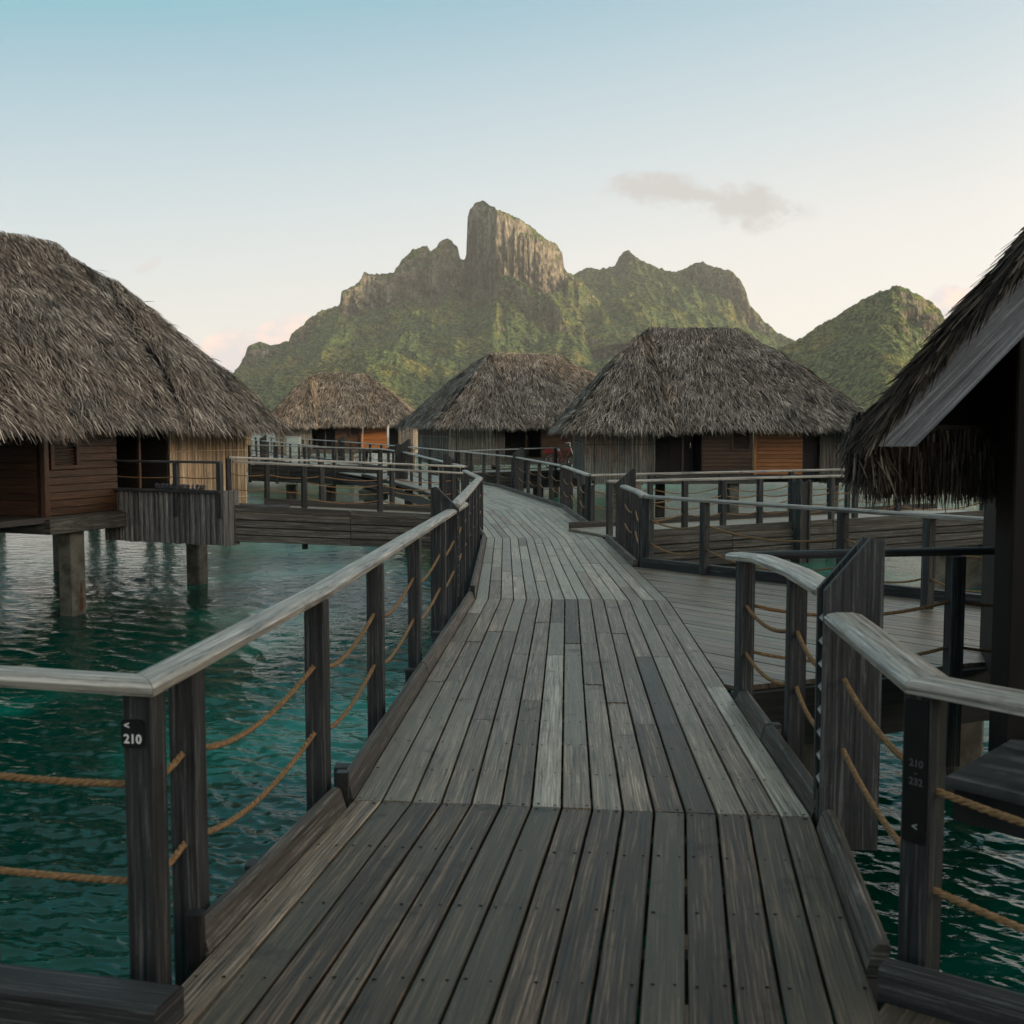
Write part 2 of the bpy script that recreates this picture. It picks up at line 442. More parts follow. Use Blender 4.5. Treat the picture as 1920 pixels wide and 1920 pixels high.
class MB:
    def __init__(s):
        s.v, s.f, s.uv, s.mi = [], [], [], []

    def nid(s):
        PID[0] += 1
        return PID[0] * 10.0 + 2.0

    def add(s, verts, faces, uvs, mi=0):
        o = len(s.v)
        s.v.extend(tuple(p) for p in verts)
        for f, u in zip(faces, uvs):
            s.f.append(tuple(i + o for i in f))
            s.uv.extend(u)
            s.mi.append(mi)

    def sweep(s, path, prof, up=(0, 0, 1), closed=True, caps=True, mi=0, miter=True, u0=None, ends=(None, None)):
        """prof: list of (side, up) offsets; path: list of points"""
        path = [Vector(p) for p in path]
        n, k = len(path), len(prof)
        vid = s.nid()
        uo = random.random() * 40 if u0 is None else u0
        per = [0.0]
        for i in range(k):
            a, b = prof[i], prof[(i + 1) % k]
            per.append(per[-1] + math.hypot(a[0] - b[0], a[1] - b[1]))
        upv = Vector(up)
        verts, us = [], []
        acc = 0
        for i, p in enumerate(path):
            if i:
                acc += (p - path[i - 1]).length
            d0 = (path[i] - path[i - 1]).normalized() if i else ends[0]
            d1 = (path[i + 1] - path[i]).normalized() if i < n - 1 else ends[1]
            d = ((d0 or d1) + (d1 or d0)).normalized()
            sd_ = d.cross(upv).normalized()
            u2 = sd_.cross(d).normalized()
            kf = 1.0
            if d0 is not None and d1 is not None and miter:
                kf = min(2.0, 1 / max(0.35, d.dot(d1)))
            for (a, b_) in prof:
                verts.append(p + sd_ * a * kf + u2 * b_)
            us.append(acc + uo)
        faces, uvs = [], []
        kk = k if closed else k - 1
        for i in range(n - 1):
            for j in range(kk):
                j2 = (j + 1) % k
                faces.append((i * k + j, i * k + j2, (i + 1) * k + j2, (i + 1) * k + j))
                uvs.append([(us[i], vid + per[j]), (us[i], vid + per[j + 1]), (us[i + 1], vid + per[j + 1]), (us[i + 1], vid + per[j])])
        if caps and closed:
            for i, rev in ((0, True), (n - 1, False)):
                idx = list(range(i * k, i * k + k))
                if not rev:
                    idx = idx[::-1]
                idx = idx[::-1] if True else idx
                faces.append(tuple(idx))
                uvs.append([(us[i] + prof[j % k][0] * 0.3, vid + prof[j % k][1]) for j in [q - i * k for q in idx]])
        s.add(verts, faces, uvs, mi)
        return s

    def bar(s, a, b, w, h, up=(0, 0, 1), ch=0.0, mi=0):
        x, y = w / 2, h / 2
        if ch:
            pr = [(-x, -y + ch), (-x, y - ch), (-x + ch, y), (x - ch, y), (x, y - ch), (x, -y + ch), (x - ch, -y), (-x + ch, -y)]
        else:
            pr = [(-x, -y), (-x, y), (x, y), (x, -y)]
        return s.sweep([a, b], pr, up, mi=mi)

    def tube(s, path, r, n=6, mi=0, up=(0, 0, 1)):
        pr = [(r * math.cos(-2 * math.pi * i / n), r * math.sin(-2 * math.pi * i / n)) for i in range(n)]
        return s.sweep(path, pr, up, mi=mi, miter=False)

    def poly(s, pts, mi=0, flip=False):
        vid = s.nid()
        pts = [Vector(p) for p in pts]
        e = (pts[1] - pts[0]).normalized()
        nrm = e.cross(pts[2] - pts[0]).normalized()
        w = nrm.cross(e)
        uv = [((p - pts[0]).dot(e), vid + (p - pts[0]).dot(w) * 0.9) for p in pts]
        idx = tuple(range(len(pts)))
        if flip:
            idx, uv = idx[::-1], uv[::-1]
        s.add(pts, [idx], [uv], mi)
        return s

    def prism(s, pts, ext, mi=0, along=None):
        """closed prism: polygon pts extruded by vector ext; uv along pts[0]->pts[1] (or along)"""
        vid = s.nid()
        uo = random.random() * 40
        pts = [Vector(p) for p in pts]
        ext = Vector(ext)
        e = Vector(along).normalized() if along is not None else (pts[1] - pts[0]).normalized()
        nrm = ext.normalized()
        w = nrm.cross(e)
        n = len(pts)
        allp = pts + [p + ext for p in pts]

        def uvo(p, q=0.0):
            d = p - pts[0]
            return (uo + d.dot(e), vid + d.dot(w) + d.dot(nrm) * 0.7)
        faces = [tuple(range(n))[::-1], tuple(range(n, 2 * n))]
        for i in range(n):
            j = (i + 1) % n
            faces.append((i, j, n + j, n + i))
        s.add(allp, faces, [[uvo(allp[i]) for i in f] for f in faces], mi)
        return s

    def mesh(s, name, mats, smooth=False, recalc=True):
        me = bpy.data.meshes.new(name)
        me.from_pydata(s.v, [], s.f)
        uvl = me.uv_layers.new(name='UVMap')
        uvl.data.foreach_set('uv', np.array(s.uv, dtype=np.float32).ravel())
        if isinstance(mats, str):
            mats = [mats]
        for m_ in mats:
            me.materials.append(MATS[m_])
        if len(mats) > 1:
            me.polygons.foreach_set('material_index', np.array(s.mi, dtype=np.int32))
        if recalc:
            bm = bmesh.new()
            bm.from_mesh(me)
            bmesh.ops.recalc_face_normals(bm, faces=bm.faces)
            bm.to_mesh(me)
            bm.free()
        if smooth:
            me.polygons.foreach_set('use_smooth', [True] * len(me.polygons))
        me.update()
        return me

    def obj(s, name, mats, parent=None, smooth=False, recalc=True, kind=None, label=None):
        o = bpy.data.objects.new(name, s.mesh(name, mats, smooth, recalc))
        COL.objects.link(o)
        if parent is not None:
            o.parent = parent
            o.matrix_parent_inverse = inv_of(parent)
        if kind:
            o['kind'] = kind
        if label:
            o['label'] = label
        return o


WM = {}


def wmat(o):
    m_ = o.matrix_basis.copy()
    if o.parent is not None:
        return wmat(o.parent) @ o.matrix_parent_inverse @ m_
    return m_


def inv_of(parent):
    if parent.get('_local'):
        return Matrix.Identity(4)
    return wmat(parent).inverted()


def root(name, loc, label=None, cat=None, group=None, kind=None, rz=0, local=False):
    o = bpy.data.objects.new(name, None)
    o.empty_display_size = 0.2
    COL.objects.link(o)
    o.location = loc
    o.rotation_euler = (0, 0, rz)
    if label:
        o['label'] = label
    if cat:
        o['category'] = cat
    if group:
        o['group'] = group
    if kind:
        o['kind'] = kind
    LOCAL[o.name] = local
    return o


LOCAL = {}


def inv_of(parent):
    p = parent
    while p is not None:
        if LOCAL.get(p.name):
            return Matrix.Identity(4)
        p = p.parent
    return wmat(parent).inverted()


def copy_tree(o, parent=None):
    c = o.copy()
    COL.objects.link(c)
    if parent is not None:
        c.parent = parent
    for ch in list(o.children):
        copy_tree(ch, c)
    return c


def lerp(a, b, t_):
    return a + (b - a) * t_


# ------------------------------------------------------------------ water
WATER_Z = -1.75
HAZE = 5.0e-5


def build_water():
    # one sheet: a wind-rippled patch around the boardwalks that runs out flat to the horizon
    cols = np.linspace(-0.50, 0.50, 640)
    rows = 3.4 / np.linspace(3.4 / 4.3, 3.4 / 95.0, 700)
    U, Z0 = np.meshgrid(cols, rows, indexing='ij')
    X, Y = U * Z0, Z0.copy()
    cell = np.maximum(np.gradient(Z0, axis=1), Z0 * (cols[1] - cols[0]))
    g = np.random.default_rng(5)
    H = np.zeros_like(X)
    DX = np.zeros_like(X)
    DY = np.zeros_like(X)
    gust = 0.55 + 0.9 * fbm(X / 5.0 + 60, Y / 5.0 + 60, 3)
    for k in range(64):
        lam = 0.085 * (8 ** (k / 63.0))
        th = R(62) + g.normal(0, 0.55)
        kx, ky = math.cos(th) * 2 * math.pi / lam, math.sin(th) * 2 * math.pi / lam
        a = 0.0027 * lam ** 0.74
        ph = g.uniform(0, 6.283) + 1.6 * (fbm(X / (lam * 5) + k, Y / (lam * 5) + 3 * k, 2) - 0.5)
        fade = np.clip(lam / (3.2 * cell) - 0.35, 0, 1)
        arg = kx * X + ky * Y + ph
        H += a * fade * np.cos(arg)
        q = 0.75 * a * fade
        DX -= math.cos(th) * q * np.sin(arg)
        DY -= math.sin(th) * q * np.sin(arg)
    eu = np.clip((0.50 - np.abs(U)) / 0.03, 0, 1)
    er = np.clip((95 - Z0) / 30, 0, 1) * np.clip((Z0 - 4.3) / 0.6, 0, 1)
    w = eu * er * gust
    X, Y, Hh = X + DX * w, Y + DY * w, WATER_Z + H * w * 1.25
    V = np.stack([X, Y, Hh], -1).reshape(-1, 3)
    n0, n1 = U.shape
    I = np.arange(n0 * n1).reshape(n0, n1)
    Q = np.stack([I[:-1, :-1], I[1:, :-1], I[1:, 1:], I[:-1, 1:]], -1).reshape(-1, 4)
    o_ = len(V)
    V = np.concatenate([V, np.array([(-7000, -400, WATER_Z), (7000, -400, WATER_Z), (7000, 9000, WATER_Z), (-7000, 9000, WATER_Z)])])
    c = [I[0, 0], I[-1, 0], I[-1, -1], I[0, -1]]
    ring = np.array([[o_, o_ + 1, c[1], c[0]], [o_ + 1, o_ + 2, c[2], c[1]], [o_ + 2, o_ + 3, c[3], c[2]], [o_ + 3, o_, c[0], c[3]]])
    Q = np.concatenate([Q, ring])
    me = bpy.data.meshes.new('water')
    me.vertices.add(len(V))
    me.vertices.foreach_set('co', V.astype(np.float32).ravel())
    me.loops.add(Q.size)
    me.loops.foreach_set('vertex_index', Q.astype(np.int32).ravel())
    me.polygons.add(len(Q))
    me.polygons.foreach_set('loop_start', (np.arange(len(Q)) * 4).astype(np.int32))
    sm = np.ones(len(Q), dtype=bool)
    sm[-4:] = False
    me.polygons.foreach_set('use_smooth', sm)
    me.materials.append(MATS['water'])
    me.update(calc_edges=True)
    ob = bpy.data.objects.new('water', me)
    COL.objects.link(ob)
    return ob


_perm = np.random.default_rng(11).permutation(4096)


def vnoise(x, y):
    xi, yi = np.floor(x).astype(np.int64), np.floor(y).astype(np.int64)
    xf, yf = x - xi, y - yi
    xf = xf * xf * (3 - 2 * xf)
    yf = yf * yf * (3 - 2 * yf)

    def hsh(a, b_):
        return _perm[(_perm[a & 4095] + b_) & 4095] / 4095.0
    return ((hsh(xi, yi) * (1 - xf) + hsh(xi + 1, yi) * xf) * (1 - yf)
            + (hsh(xi, yi + 1) * (1 - xf) + hsh(xi + 1, yi + 1) * xf) * yf)


def fbm(x, y, oct_=4, gain=0.5):
    a, s_, tot = 1.0, 0.0, 0.0
    for i in range(oct_):
        s_ = s_ + a * vnoise(x + 17.3 * i, y + 9.1 * i)
        tot += a
        a *= gain
        x, y = x * 2.03, y * 2.03
    return s_ / tot


o = build_water()
o['kind'] = 'structure'
o['label'] = 'rippled teal lagoon water under the boardwalks'

# ------------------------------------------------------------------ mountains
def ridged(x, y, oct_=3):
    a, s_, tot = 1.0, 0.0, 0.0
    for i in range(oct_):
        s_ = s_ + a * (1 - np.abs(2 * vnoise(x + 31.7 * i, y + 3.3 * i) - 1))
        tot += a
        a *= 0.5
        x, y = x * 2.1, y * 2.1
    return s_ / tot


def terrain(name, sky_pts, yr_pts, cliff_pts, slope_pts, step, dmax, dback, label, gully=40, seed=0.0,
            rock_pts=None, fine=3.0, dn=300, back_slope=0.8, jag=4.6):
    """a ridge of real ground: crest line in plan, cliff below the crest, then slopes down to the sea"""
    xs = np.arange(sky_pts[0][0], sky_pts[-1][0] + step, step)

    def ip(pts):
        a = np.array(pts, dtype=float)
        return np.interp(xs, a[:, 0], a[:, 1])
    crest, yr, cl, sl = ip(sky_pts), ip(yr_pts), ip(cliff_pts), ip(slope_pts)
    rk = ip(rock_pts) if rock_pts else np.zeros_like(xs)
    crest = crest - jag * (fbm(xs / 6.0 + seed, xs * 0 + 3.3, 4, 0.65) - 0.5) * 2
    zc = EYE + (800 - crest) / FPX * yr
    dd = np.concatenate([-np.geomspace(dback, 4, 14), np.linspace(0, 90, int(dn * 0.42))[0:], np.geomspace(92, dmax, int(dn * 0.58))])
    X, DD = np.meshgrid((xs - 960) / FPX, dd, indexing='ij')
    YR = yr[:, None]
    # world plan position: go towards the camera along the line of sight
    Y = YR - DD
    XW = X * Y
    s1 = XW / 1000.0
    wob = (ridged(XW / 34 + seed, DD / 260 + seed, 3) - 0.5) * 46 + (fbm(XW / 9 + seed, DD / 60, 3) - 0.5) * 14
    fade = np.clip(DD / 14, 0, 1)
    de = np.maximum(DD + wob * fade, 0)
    w_ = 30.0
    st = np.clip(de / w_, 0, 1)
    # two ledges break the cliff
    led = st + 0.10 * np.sin(st * 2 * math.pi * 1.5 + XW / 23.0) * st * (1 - st) * 2
    far = np.maximum(de - w_, 0)
    foot = zc - cl
    kx = np.arange(-60, 61)
    ks = np.exp(-0.5 * (kx / 22.0) ** 2)
    foot_s = np.convolve(np.pad(foot, 60, mode='edge'), ks / ks.sum(), mode='valid')
    bl = np.clip(far / 110.0, 0, 1)
    bl = bl * bl * (3 - 2 * bl)
    drop = cl[:, None] * np.clip(led, 0, 1) + (foot - foot_s)[:, None] * bl
    drop = drop + sl[:, None] * far * (0.55 + 0.45 * np.exp(-far / 500.0))
    g = ridged(XW / 150 + seed + 5, (Y + XW * 0.4) / 420 + seed, 4)
    amp = gully * np.clip(far / 200, 0, 1) * np.clip(1.4 - far / 1200, 0.3, 1)
    Z = zc[:, None] - drop + (g - 0.55) * 2 * amp
    Z = Z + (fbm(XW / 22, Y / 22, 4) - 0.5) * 2 * fine * 2.2 * np.clip(DD / 20, 0, 1)
    # never rise above the crest as seen from the lagoon
    back = DD < 0
    Z = np.where(back, zc[:, None] + DD * back_slope, Z)
    capz = EYE + (zc[:, None] - EYE) * (Y / YR) - 1.0 - 0.01 * np.maximum(DD, 0)
    Z = np.where((~back) & (DD > 0.5), np.minimum(Z, capz), Z)
    Z = np.maximum(Z, -12)
    cm = np.clip(cl[:, None] / 60, 0, 1) * np.clip(DD / 18, 0, 1) * np.clip(1.3 - far / np.maximum(40, cl[:, None] * 0.6), 0, 1)
    rib = (ridged(XW / 24 + seed * 3, Z / 110 + seed, 4) - 0.6) * 30 + (ridged(XW / 55 + seed, Z / 50, 4) - 0.6) * 60 + (fbm(XW / 16 + Z / 40, Z / 15, 4, 0.6) - 0.5) * 75
    Y = Y - cm * rib
    slope_m = np.clip(far / 60, 0, 1)
    Y = Y - slope_m * (ridged(XW / 70 + seed * 2, Z / 55 + XW / 120, 4) - 0.6) * 60
    nx, ny = X.shape
    V = np.stack([XW, Y, Z], -1).reshape(-1, 3)
    I = np.arange(nx * ny).reshape(nx, ny)
    q = np.stack([I[:-1, :-1], I[:-1, 1:], I[1:, 1:], I[1:, :-1]], -1).reshape(-1, 4)
    me = bpy.data.meshes.new(name)
    me.vertices.add(len(V))
    me.vertices.foreach_set('co', V.astype(np.float32).ravel())
    me.loops.add(q.size)
    me.loops.foreach_set('vertex_index', q.astype(np.int32).ravel())
    me.polygons.add(len(q))
    me.polygons.foreach_set('loop_start', (np.arange(len(q)) * 4).astype(np.int32))
    me.polygons.foreach_set('use_smooth', [True] * len(q))
    # rockiness: cliffs and gully flanks
    gz = np.abs(np.gradient(Z, axis=1) / np.maximum(np.abs(np.gradient(np.broadcast_to(dd, Z.shape), axis=1)), 0.5))
    band = np.clip(1.25 - far / np.maximum(25, cl[:, None] * 0.35), 0, 1) * np.clip(cl[:, None] / 50, 0, 1)
    rock = np.clip(rk[:, None] * band * np.clip(DD / 10 - 0.2, 0, 1) + np.clip(gz - 1.15, 0, 1) * 0.25, 0, 1)
    at = me.attributes.new('rock', 'FLOAT', 'POINT')
    at.data.foreach_set('value', rock.astype(np.float32).ravel())
    me.materials.append(MATS['mountain_ground'])
    me.update(calc_edges=True)
    me.validate()
    ob = bpy.data.objects.new(name, me)
    COL.objects.link(ob)
    ob['kind'] = 'structure'
    ob['label'] = label
    return ob


SKY_MAIN = [(380, 770), (420, 722), (451, 688), (462, 671), (470, 649), (490, 643), (512, 649), (545, 641), (550, 627), (572, 611), (600, 588),
            (641, 575), (644, 550), (660, 543), (677, 533), (686, 514), (697, 517), (716, 519), (741, 515), (755, 495), (765, 485), (777, 472),
            (790, 470), (802, 467), (809, 476), (821, 470), (829, 456), (838, 453), (848, 457), (860, 472), (864, 492), (873, 493), (876, 480),
            (877, 440), (878, 415), (882, 400), (893, 389), (907, 385), (920, 393), (948, 408), (973, 417), (998, 433), (1020, 452),
            (1042, 463), (1053, 482), (1056, 505), (1062, 516), (1085, 530), (1110, 552), (1140, 590), (1180, 640), (1230, 690), (1300, 760)]
terrain('mountain', SKY_MAIN,
        [(380, 3100), (470, 3200), (600, 3350), (690, 3420), (780, 3440), (862, 3480), (880, 3470), (932, 3330), (960, 3370), (1056, 3620), (1100, 3640), (1300, 3500)],
        [(380, 5), (462, 10), (470, 60), (500, 40), (545, 12), (550, 45), (575, 50), (600, 25), (640, 20), (645, 75), (690, 110), (740, 100), (780, 150), (830, 170), (862, 120),
         (876, 120), (880, 260), (930, 270), (960, 235), (1000, 200), (1040, 150), (1056, 85), (1062, 30), (1110, 20), (1300, 10)],
        [(380, 0.45), (600, 0.5), (800, 0.52), (950, 0.55), (1060, 0.5), (1300, 0.5)],
        1.35, 1150, 350, 'jagged green mountain with a tall tilted rock peak behind the thatched roofs', gully=42, seed=1.7,
        rock_pts=[(380, 0.5), (462, 0.85), (640, 0.5), (645, 0.9), (930, 0.95), (960, 0.72), (1056, 0.75), (1062, 0.4), (1300, 0.2)])
terrain('mountain', [(928, 545), (940, 522), (955, 521), (970, 527), (1000, 548), (1030, 563), (1048, 580), (1058, 606), (1068, 622), (1085, 626), (1110, 627), (1135, 640), (1160, 662),
                     (1190, 700), (1230, 760), (1260, 800)],
        [(928, 3270), (960, 3220), (1050, 3080), (1160, 2960), (1260, 2900)],
        [(928, 30), (955, 60), (1000, 70), (1050, 95), (1065, 60), (1080, 50), (1110, 60), (1160, 40), (1260, 10)],
        [(928, 0.6), (1050, 0.6), (1260, 0.45)], 1.5, 700, 300,
        'sunlit golden rocky spur running down below the tall peak', gully=26, seed=4.2,
        rock_pts=[(928, 0.65), (1000, 0.45), (1050, 0.5), (1110, 0.8), (1260, 0.3)], dn=200, back_slope=0.9)
terrain('mountain', [(985, 560), (1030, 530), (1060, 519), (1075, 518), (1090, 511), (1103, 506), (1117, 509), (1130, 508), (1150, 505), (1158, 486), (1167, 477), (1174, 474), (1184, 482), (1191, 489),
                     (1224, 505), (1263, 515), (1280, 508), (1290, 504), (1303, 497), (1312, 497), (1335, 506), (1357, 509), (1368, 514), (1379, 525), (1392, 547), (1401, 573),
                     (1428, 605), (1456, 627), (1484, 640), (1530, 690), (1600, 770)],
        [(985, 4300), (1174, 4200), (1310, 4050), (1400, 3950), (1600, 3800)],
        [(985, 20), (1140, 18), (1158, 45), (1180, 45), (1200, 20), (1270, 25), (1300, 70), (1380, 95), (1400, 90), (1430, 35), (1500, 20), (1600, 10)],
        [(985, 0.5), (1300, 0.5), (1600, 0.45)], 1.7, 1300, 500,
        'hazy green back ridge with two small summits right of the tall peak', gully=55, seed=8.8,
        rock_pts=[(985, 0.3), (1150, 0.5), (1200, 0.3), (1290, 0.5), (1330, 0.85), (1400, 0.85), (1440, 0.3), (1600, 0.2)], dn=220)
terrain('hill', [(1380, 720), (1465, 650), (1490, 640), (1510, 627), (1530, 613), (1560, 597), (1580, 582), (1610, 565), (1640, 550), (1660, 546), (1664, 540), (1672, 538), (1690, 545), (1720, 560),
                 (1738, 568), (1752, 582), (1762, 597), (1768, 612), (1785, 640), (1820, 690), (1900, 780)],
        [(1380, 2250), (1600, 2250), (1680, 2200), (1768, 2250), (1900, 2300)],
        [(1380, 6), (1600, 8), (1660, 10), (1690, 35), (1740, 75), (1768, 85), (1800, 40), (1900, 10)],
        [(1380, 0.5), (1680, 0.55), (1900, 0.5)], 1.5, 800, 300,
        'rounded green hill with a dark cliff on its shoulder beside the right roof', gully=26, seed=13.1,
        rock_pts=[(1380, 0.2), (1650, 0.3), (1690, 0.75), (1740, 1.0), (1790, 1.0), (1900, 0.3)], dn=220, fine=3.2)
terrain('hill', [(300, 790), (420, 735), (500, 712), (560, 700), (610, 690), (650, 668), (690, 655), (720, 656), (760, 670), (800, 690), (850, 705), (900, 700), (960, 705), (1040, 700), (1100, 684), (1150, 672), (1200, 684), (1300, 720), (1500, 748), (1700, 752)],
        [(300, 2500), (690, 2560), (800, 2600), (1100, 2600), (1700, 2500)],
        [(300, 4), (690, 6), (1700, 4)], [(300, 0.4), (1700, 0.4)], 2.2, 500, 250,
        'low green foothills between the mountain and the far bungalow roofs', gully=22, seed=21.5,
        rock_pts=[(300, 0.1), (1700, 0.1)], dn=150, back_slope=0.5)

# unseen berm added off to the right to keep sun off the boardwalks
sx_, sy_ = sv.x / math.hypot(sv.x, sv.y), sv.y / math.hypot(sv.x, sv.y)
tt_, ee_ = np.meshgrid(np.linspace(-120, 59, 150), np.linspace(-45, 45, 60), indexing='ij')
hh_ = np.clip(1 - (ee_ / 45) ** 2, 0, 1) ** 0.5 * 25 * np.clip((59 - tt_) / 5, 0, 1) ** 0.5
hh_ = hh_ * (0.78 + 0.5 * (fbm(tt_ / 7, ee_ / 7, 4) - 0.3)) + WATER_Z - 0.5
cx_, cy_ = sx_ * 105, sy_ * 105
VX = np.stack([cx_ - sy_ * tt_ + sx_ * ee_, cy_ + sx_ * tt_ + sy_ * ee_, hh_], -1).reshape(-1, 3)
I_ = np.arange(VX.shape[0]).reshape(150, 60)
Q_ = np.stack([I_[:-1, :-1], I_[1:, :-1], I_[1:, 1:], I_[:-1, 1:]], -1).reshape(-1, 4)
me = bpy.data.meshes.new('shade_berm')
me.from_pydata([tuple(v) for v in VX], [], [tuple(q) for q in Q_.tolist()])
me.materials.append(MATS['mountain_ground'])
ob = bpy.data.objects.new('shade_berm', me)
COL.objects.link(ob)
ob['kind'] = 'structure'
ob['label'] = 'unseen wooded berm added right of the boardwalks to shade them'

# evening haze over the lagoon
m = bpy.data.materials.new('haze')
m.use_nodes = True
m.node_tree.nodes.clear()
t = NT(m.node_tree)
vo = t.new('ShaderNodeVolumePrincipled')
vo.inputs['Color'].default_value = (0.93, 0.95, 0.97, 1)
vo.inputs['Density'].default_value = HAZE
vo.inputs['Anisotropy'].default_value = 0.0
mo = t.new('ShaderNodeOutputMaterial')
t.l.new(vo.outputs[0], mo.inputs['Volume'])
MATS['haze'] = m
mb = MB()
mb.prism([(-7200, -500, -16), (7200, -500, -16), (7200, 9200, -16), (-7200, 9200, -16)], (0, 0, 836))
ob = mb.obj('haze', 'haze')
ob['kind'] = 'stuff'
ob['label'] = 'thin evening haze over the lagoon'

# ------------------------------------------------------------------ boardwalk
ZK = [(0, 0), (4.5, 0), (11.5, -0.11), (19, -0.25), (28, -0.22), (45, -0.1), (62, 0.0), (120, 0)]


def zdeck(y):
    return float(np.interp(y, [a for a, _ in ZK], [b_ for _, b_ in ZK]))


def V3(x, y, z=None):
    return Vector((x, y, zdeck(y) if z is None else z))


# cross lines of the walkway: left edge, right edge
XL = [(-1.16, 2.2), (-0.71, 4.88), (-0.375, 11.4), (-0.43, 19.1), (-1.02, 25.0), (-2.65, 32.0), (-4.95, 39.5), (-7.6, 45.5), (-11.6, 55.0), (-15.0, 63.5), (-23, 82)]
XR = [(0.92, 2.2), (1.275, 4.64), (1.585, 11.25), (1.565, 19.0), (1.15, 25.9), (-0.35, 33.6), (-2.9, 41.4), (-5.6, 47.6), (-9.6, 57.0), (-13.2, 65.5), (-21, 84)]
NB = 15
walk = root('boardwalk', (0.1, 3, 0), 'weathered plank boardwalk curving away over the lagoon', kind='structure')


def wood_piece(parent, name, mat, quad, thick, top_off=0.0):
    """a board whose top corners are quad (near-left, near-right, far-right, far-left)"""
    q = [Vector(p) for p in quad]
    w0, w1 = (q[1] - q[0]), (q[2] - q[3])
    mbx = MB()
    vid = mbx.nid()
    uo = random.random() * 40
    L = (((q[3] - q[0]).length) + ((q[2] - q[1]).length)) / 2
    W = w0.length
    b_ = 0.004
    n0, n1 = w0.normalized(), w1.normalized()
    up = Vector((0, 0, 1))
    pr = []
    for (pl, pr_, nn) in ((q[0], q[1], n0), (q[3], q[2], n1)):
        pr.append([pl - up * thick, pl - up * b_, pl + nn * b_, pr_ - nn * b_, pr_ - up * b_, pr_ - up * thick])
    verts = pr[0] + pr[1]
    vv = [-thick, -b_, 0, W, W + b_, W + thick]
    faces, uvs = [], []
    for j in range(5):
        faces.append((j, j + 1, 7 + j, 6 + j))
        uvs.append([(uo, vid + vv[j]), (uo, vid + vv[j + 1]), (uo + L, vid + vv[j + 1]), (uo + L, vid + vv[j])])
    faces.append((5, 4, 3, 2, 1, 0))
    uvs.append([(uo, vid + vv[i]) for i in (5, 4, 3, 2, 1, 0)])
    faces.append((6, 7, 8, 9, 10, 11))
    uvs.append([(uo + L, vid + vv[i]) for i in range(6)])
    mbx.add(verts, faces, uvs)
    return mbx


LE = [V3(*p) for p in XL]
RE = [V3(*p) for p in XR]


def along(poly, y):
    for a, b_ in zip(poly[:-1], poly[1:]):
        if a.y <= y <= b_.y or b_ is poly[-1]:
            t_ = (y - a.y) / (b_.y - a.y)
            return lerp(a, b_, t_)
    return poly[-1]



boards_done = 0
far_boards = MB()
nails = MB()


def disc(mbx, c, r, h=0.001):
    n = 6
    vid = mbx.nid()
    vs = [(c[0] + r * math.cos(i * 2 * math.pi / n), c[1] + r * math.sin(i * 2 * math.pi / n), c[2] + h) for i in range(n)]
    mbx.add(vs, [tuple(range(n))], [[(0, vid)] * n])


for k in range(len(XL) - 1):
    L0, L1, R0, R1 = V3(*XL[k]), V3(*XL[k + 1]), V3(*XR[k]), V3(*XR[k + 1])
    seglen = ((L1 - L0).length + (R1 - R0).length) / 2
    nj = max(2, round(seglen / 0.5))
    gap = 0.0055

    def corner(fr, s_, dx=0.0, jig=0.0):
        a, b_ = lerp(L0, L1, s_), lerp(R0, R1, s_)
        d = (b_ - a)
        p = a + d * fr + d.normalized() * dx
        return p
    for i in range(NB):
        f0, f1 = i / NB, (i + 1) / NB
        # joints fall on joist rows, staggered from board to board
        cuts = [0]
        if nj > 5:
            c0 = random.choice([2, 3, 4, 5, 6, 7])
            while c0 < nj - 1:
                cuts.append(c0)
                c0 += random.choice([3, 4, 5, 6])
        cuts.append(nj)
        for a, b_ in zip(cuts[:-1], cuts[1:]):
            s0, s1 = a / nj, b_ / nj
            dz = random.uniform(-0.004, 0.002)
            e = 0.0025 / seglen
            q = [corner(f0, s0 + e, gap), corner(f1, s0 + e, -gap), corner(f1, s1 - e, -gap), corner(f0, s1 - e, gap)]
            q = [p + Vector((0, 0, dz + random.uniform(-0.001, 0.001))) for p in q]
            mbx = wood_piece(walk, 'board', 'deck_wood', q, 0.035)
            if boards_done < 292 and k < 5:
                mbx.obj('board', ('deck_wood', 'mid_deck_wood', 'pale_deck_wood')[min(2, max(0, [0, 1, 2, 2, 2][k] - (random.random() < 0.15) + (random.random() < 0.05)))], walk)  # tone steps paler with distance: weathering plus painted near-to-far light falloff
                boards_done += 1
            else:
                o0 = len(far_boards.v)
                far_boards.v.extend(mbx.v)
                far_boards.f.extend(tuple(ii + o0 for ii in f) for f in mbx.f)
                far_boards.uv.extend(mbx.uv)
                far_boards.mi.extend(mbx.mi)
            if k < 3:
                for r_ in range(a, b_ + 1):
                    for fq in (0.22, 0.78):
                        s_ = r_ / nj
                        if r_ == a:
                            s_ += 0.03 / seglen
                        if r_ == b_:
                            s_ -= 0.03 / seglen
                        if s_ < 0 or s_ > 1 or random.random() < 0.15:
                            continue
                        p = corner(lerp(f0, f1, fq + random.uniform(-0.06, 0.06)), s_ + random.uniform(-0.008, 0.008) / seglen) + Vector((0, 0, dz))
                        disc(nails, p, random.uniform(0.005, 0.0085), 0.0018)
y_ = 2.5
while y_ < 19.5:
    a_, b_ = along(LE, y_), along(RE, y_)
    a_, b_ = Vector((a_.x, y_, zdeck(y_) - 0.125)), Vector((b_.x, y_, zdeck(y_) - 0.125))
    MB().bar(a_, b_, 0.07, 0.15).obj('cross_joist', 'dark_wood', walk)
    y_ += 0.5
far_boards.obj('far_board', 'pale_deck_wood', walk, kind='stuff')
nails.obj('nail_head', 'iron', walk, recalc=False, kind='stuff')


